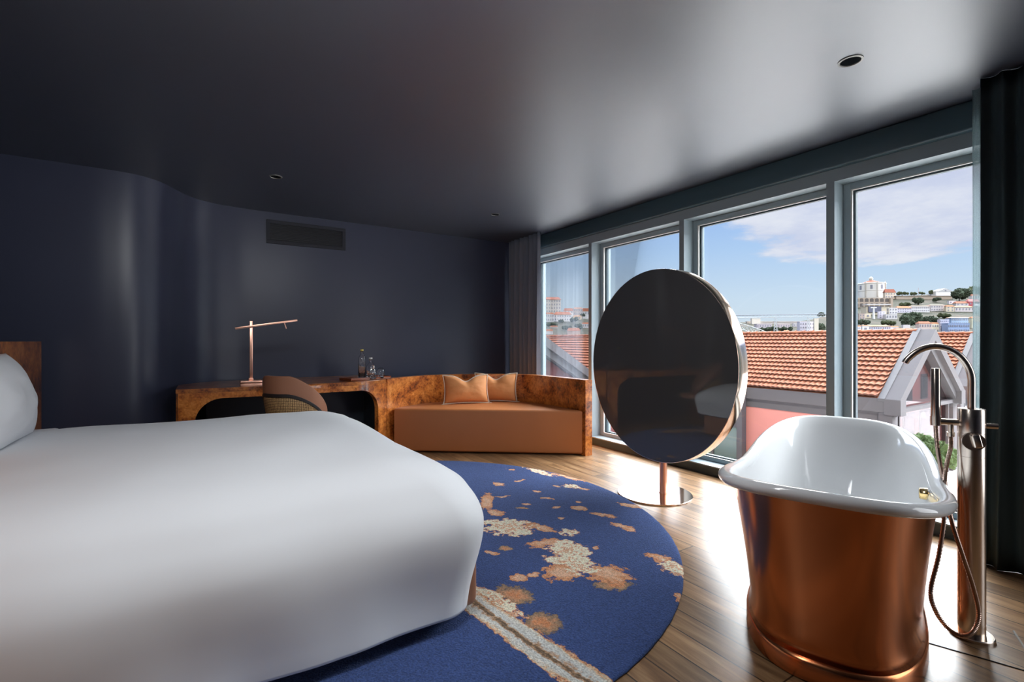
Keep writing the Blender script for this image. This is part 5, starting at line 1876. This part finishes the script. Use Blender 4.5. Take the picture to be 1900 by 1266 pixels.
def tree(label, px, yb, wpx, hpx, mat=None, name='tree', cat='tree', group=None, trunk=0.3, seed=0, d=None):
    d = d or dep(yb) - 3
    p = at(px, yb, d)
    k = d / 892
    W, Hh = wpx * k, hpx * k
    root = thing(name, label, cat, p, group)
    rnd = random.Random(seed + int(px))
    if trunk:
        tube_obj('trunk', [p - Vector((0, 0, 1)), p + Vector((0, 0, Hh * (trunk + 0.25)))], [W * 0.04 + 0.12, W * 0.02 + 0.06], M_trunk, root, 6)
    bm = bmesh.new()
    nb = max(5, int(W / Hh * 6))
    for i in range(nb):
        fx = rnd.uniform(-0.36, 0.36)
        r_ = min(W, Hh * (1 - trunk)) * rnd.uniform(0.24, 0.38)
        cz = Hh * (trunk + (1 - trunk) * rnd.uniform(0.35, 0.72)) - abs(fx) * Hh * 0.3
        c_ = p + rt * (W * fx) + Vector((0, 0, cz)) + Vector((math.sin(R(32.67)), math.cos(R(32.67)), 0)) * rnd.uniform(-0.25, 0.25) * W
        m_ = bmesh.ops.create_icosphere(bm, subdivisions=4, radius=r_, matrix=Matrix.Translation(c_))
        for v in m_['verts']:
            dlt = v.co - c_
            v.co = c_ + dlt * (1 + 0.35 * noise.noise(v.co * (2.2 / r_)) + 0.3 * noise.noise(v.co * (6 / r_)) + 0.2 * noise.noise(v.co * (13 / r_)))
    link_mesh('crown', bm_mesh(bm, normals=False), mat or M_leaf, root, smooth=False)
    return root


GT = 'trees on the right hilltop'
tree('wide flat-topped tree just right of the monastery wing', 1674, 551, 20, 10, group=GT)
tree('rounded tree in the middle of the hilltop wall', 1696, 550, 13, 9, group=GT, seed=1)
tree('small spreading tree right of the flagpole', 1710, 549, 10, 8, group=GT, seed=2)
tree('small round tree left of the white hilltop hall', 1727, 548, 8, 9, group=GT, seed=3)
tree('large dark tree right of the white hilltop hall', 1780, 558, 28, 24, M_leafd, group=GT, trunk=0.1, seed=4)
tree('broad grove along the hilltop by the curtain', 1806, 549, 34, 17, M_leaf, group=GT, trunk=0.05, seed=5)
tree('dark clump of trees below the hilltop terrace wall', 1700, 564, 20, 13, M_leafd, trunk=0.0, seed=6)
tree('pale bushes left of the dark clump under the terrace wall', 1681, 569, 20, 8, M_leaf, trunk=0.0, seed=7)
tree('bush in the middle of the slope under the terrace wall', 1738, 560, 13, 9, M_leafd, trunk=0.0, seed=8)
tree('large dark green wooded patch between the terraces and the river', 1694, 605, 42, 24, M_leafd, trunk=0.0, seed=9, name='wooded_patch', d=240)
tree('second wooded patch right of the large one', 1727, 600, 26, 14, M_leafd, trunk=0.0, seed=10, name='wooded_patch', d=262)
tree('green shrubs below the right-hand terrace', 1752, 590, 22, 9, M_leaf, trunk=0.0, seed=11)
tree('scrub below the cable car station', 1600, 603, 26, 11, M_leafd, trunk=0.0, seed=12)
tree('scrubby bank left of the large wooded patch', 1645, 603, 30, 9, M_leaf, trunk=0.0, seed=13)
tree('dark tree in front of the small yellow house on the left bank', 1066, 599, 15, 11, M_leafd, trunk=0.1, seed=14)
tree('dark round trees low on the left bank near the mullion', 1074, 611, 15, 11, M_leafd, trunk=0.05, seed=15)
tree('bushes under the long white building of the left bank', 1041, 599, 9, 6, M_leafd, trunk=0.0, seed=16)
tree('green slope bushes below the palace', 1024, 606, 26, 7, M_leaf, trunk=0.0, seed=17)
tree('green bushes in the middle of the left bank', 1052, 612, 20, 8, M_leafd, trunk=0.0, seed=18)
tree('small tree beside the stone tower house', 1081, 588, 8, 7, M_leafd, trunk=0.1, seed=19)
tree('trees at the right end of the bridge', 1526, 588, 12, 9, M_leafd, trunk=0.0, seed=20, d=240)
tree('wooded slope behind the bridge pier', 1440, 615, 60, 9, M_leafd, trunk=0.0, seed=21, name='wooded_slope', d=222)
tree('wooded slope behind the tall cream slab', 1527, 617, 18, 20, M_leafd, trunk=0.0, seed=22, name='wooded_slope', d=232)
fpz = at(1704, 548, dep(549))
o = tube_obj('flagpole', [fpz, fpz + Vector((0, 0, 6.5))], 0.12, paint((0.5, 0.3, 0.28)), None, 6)
tag(o, 'thin reddish flagpole on the hilltop', 'flagpole')
# hedge seen beside the pink gable
t = tree('clipped green hedge in front of the pink gable', 1718, 868, 60, 60, vary('hedge_green', (0.05, 0.08, 0.02), 0.9, 0.4, 3), name='hedge', cat='hedge', trunk=0.0, seed=30, d=17.3)
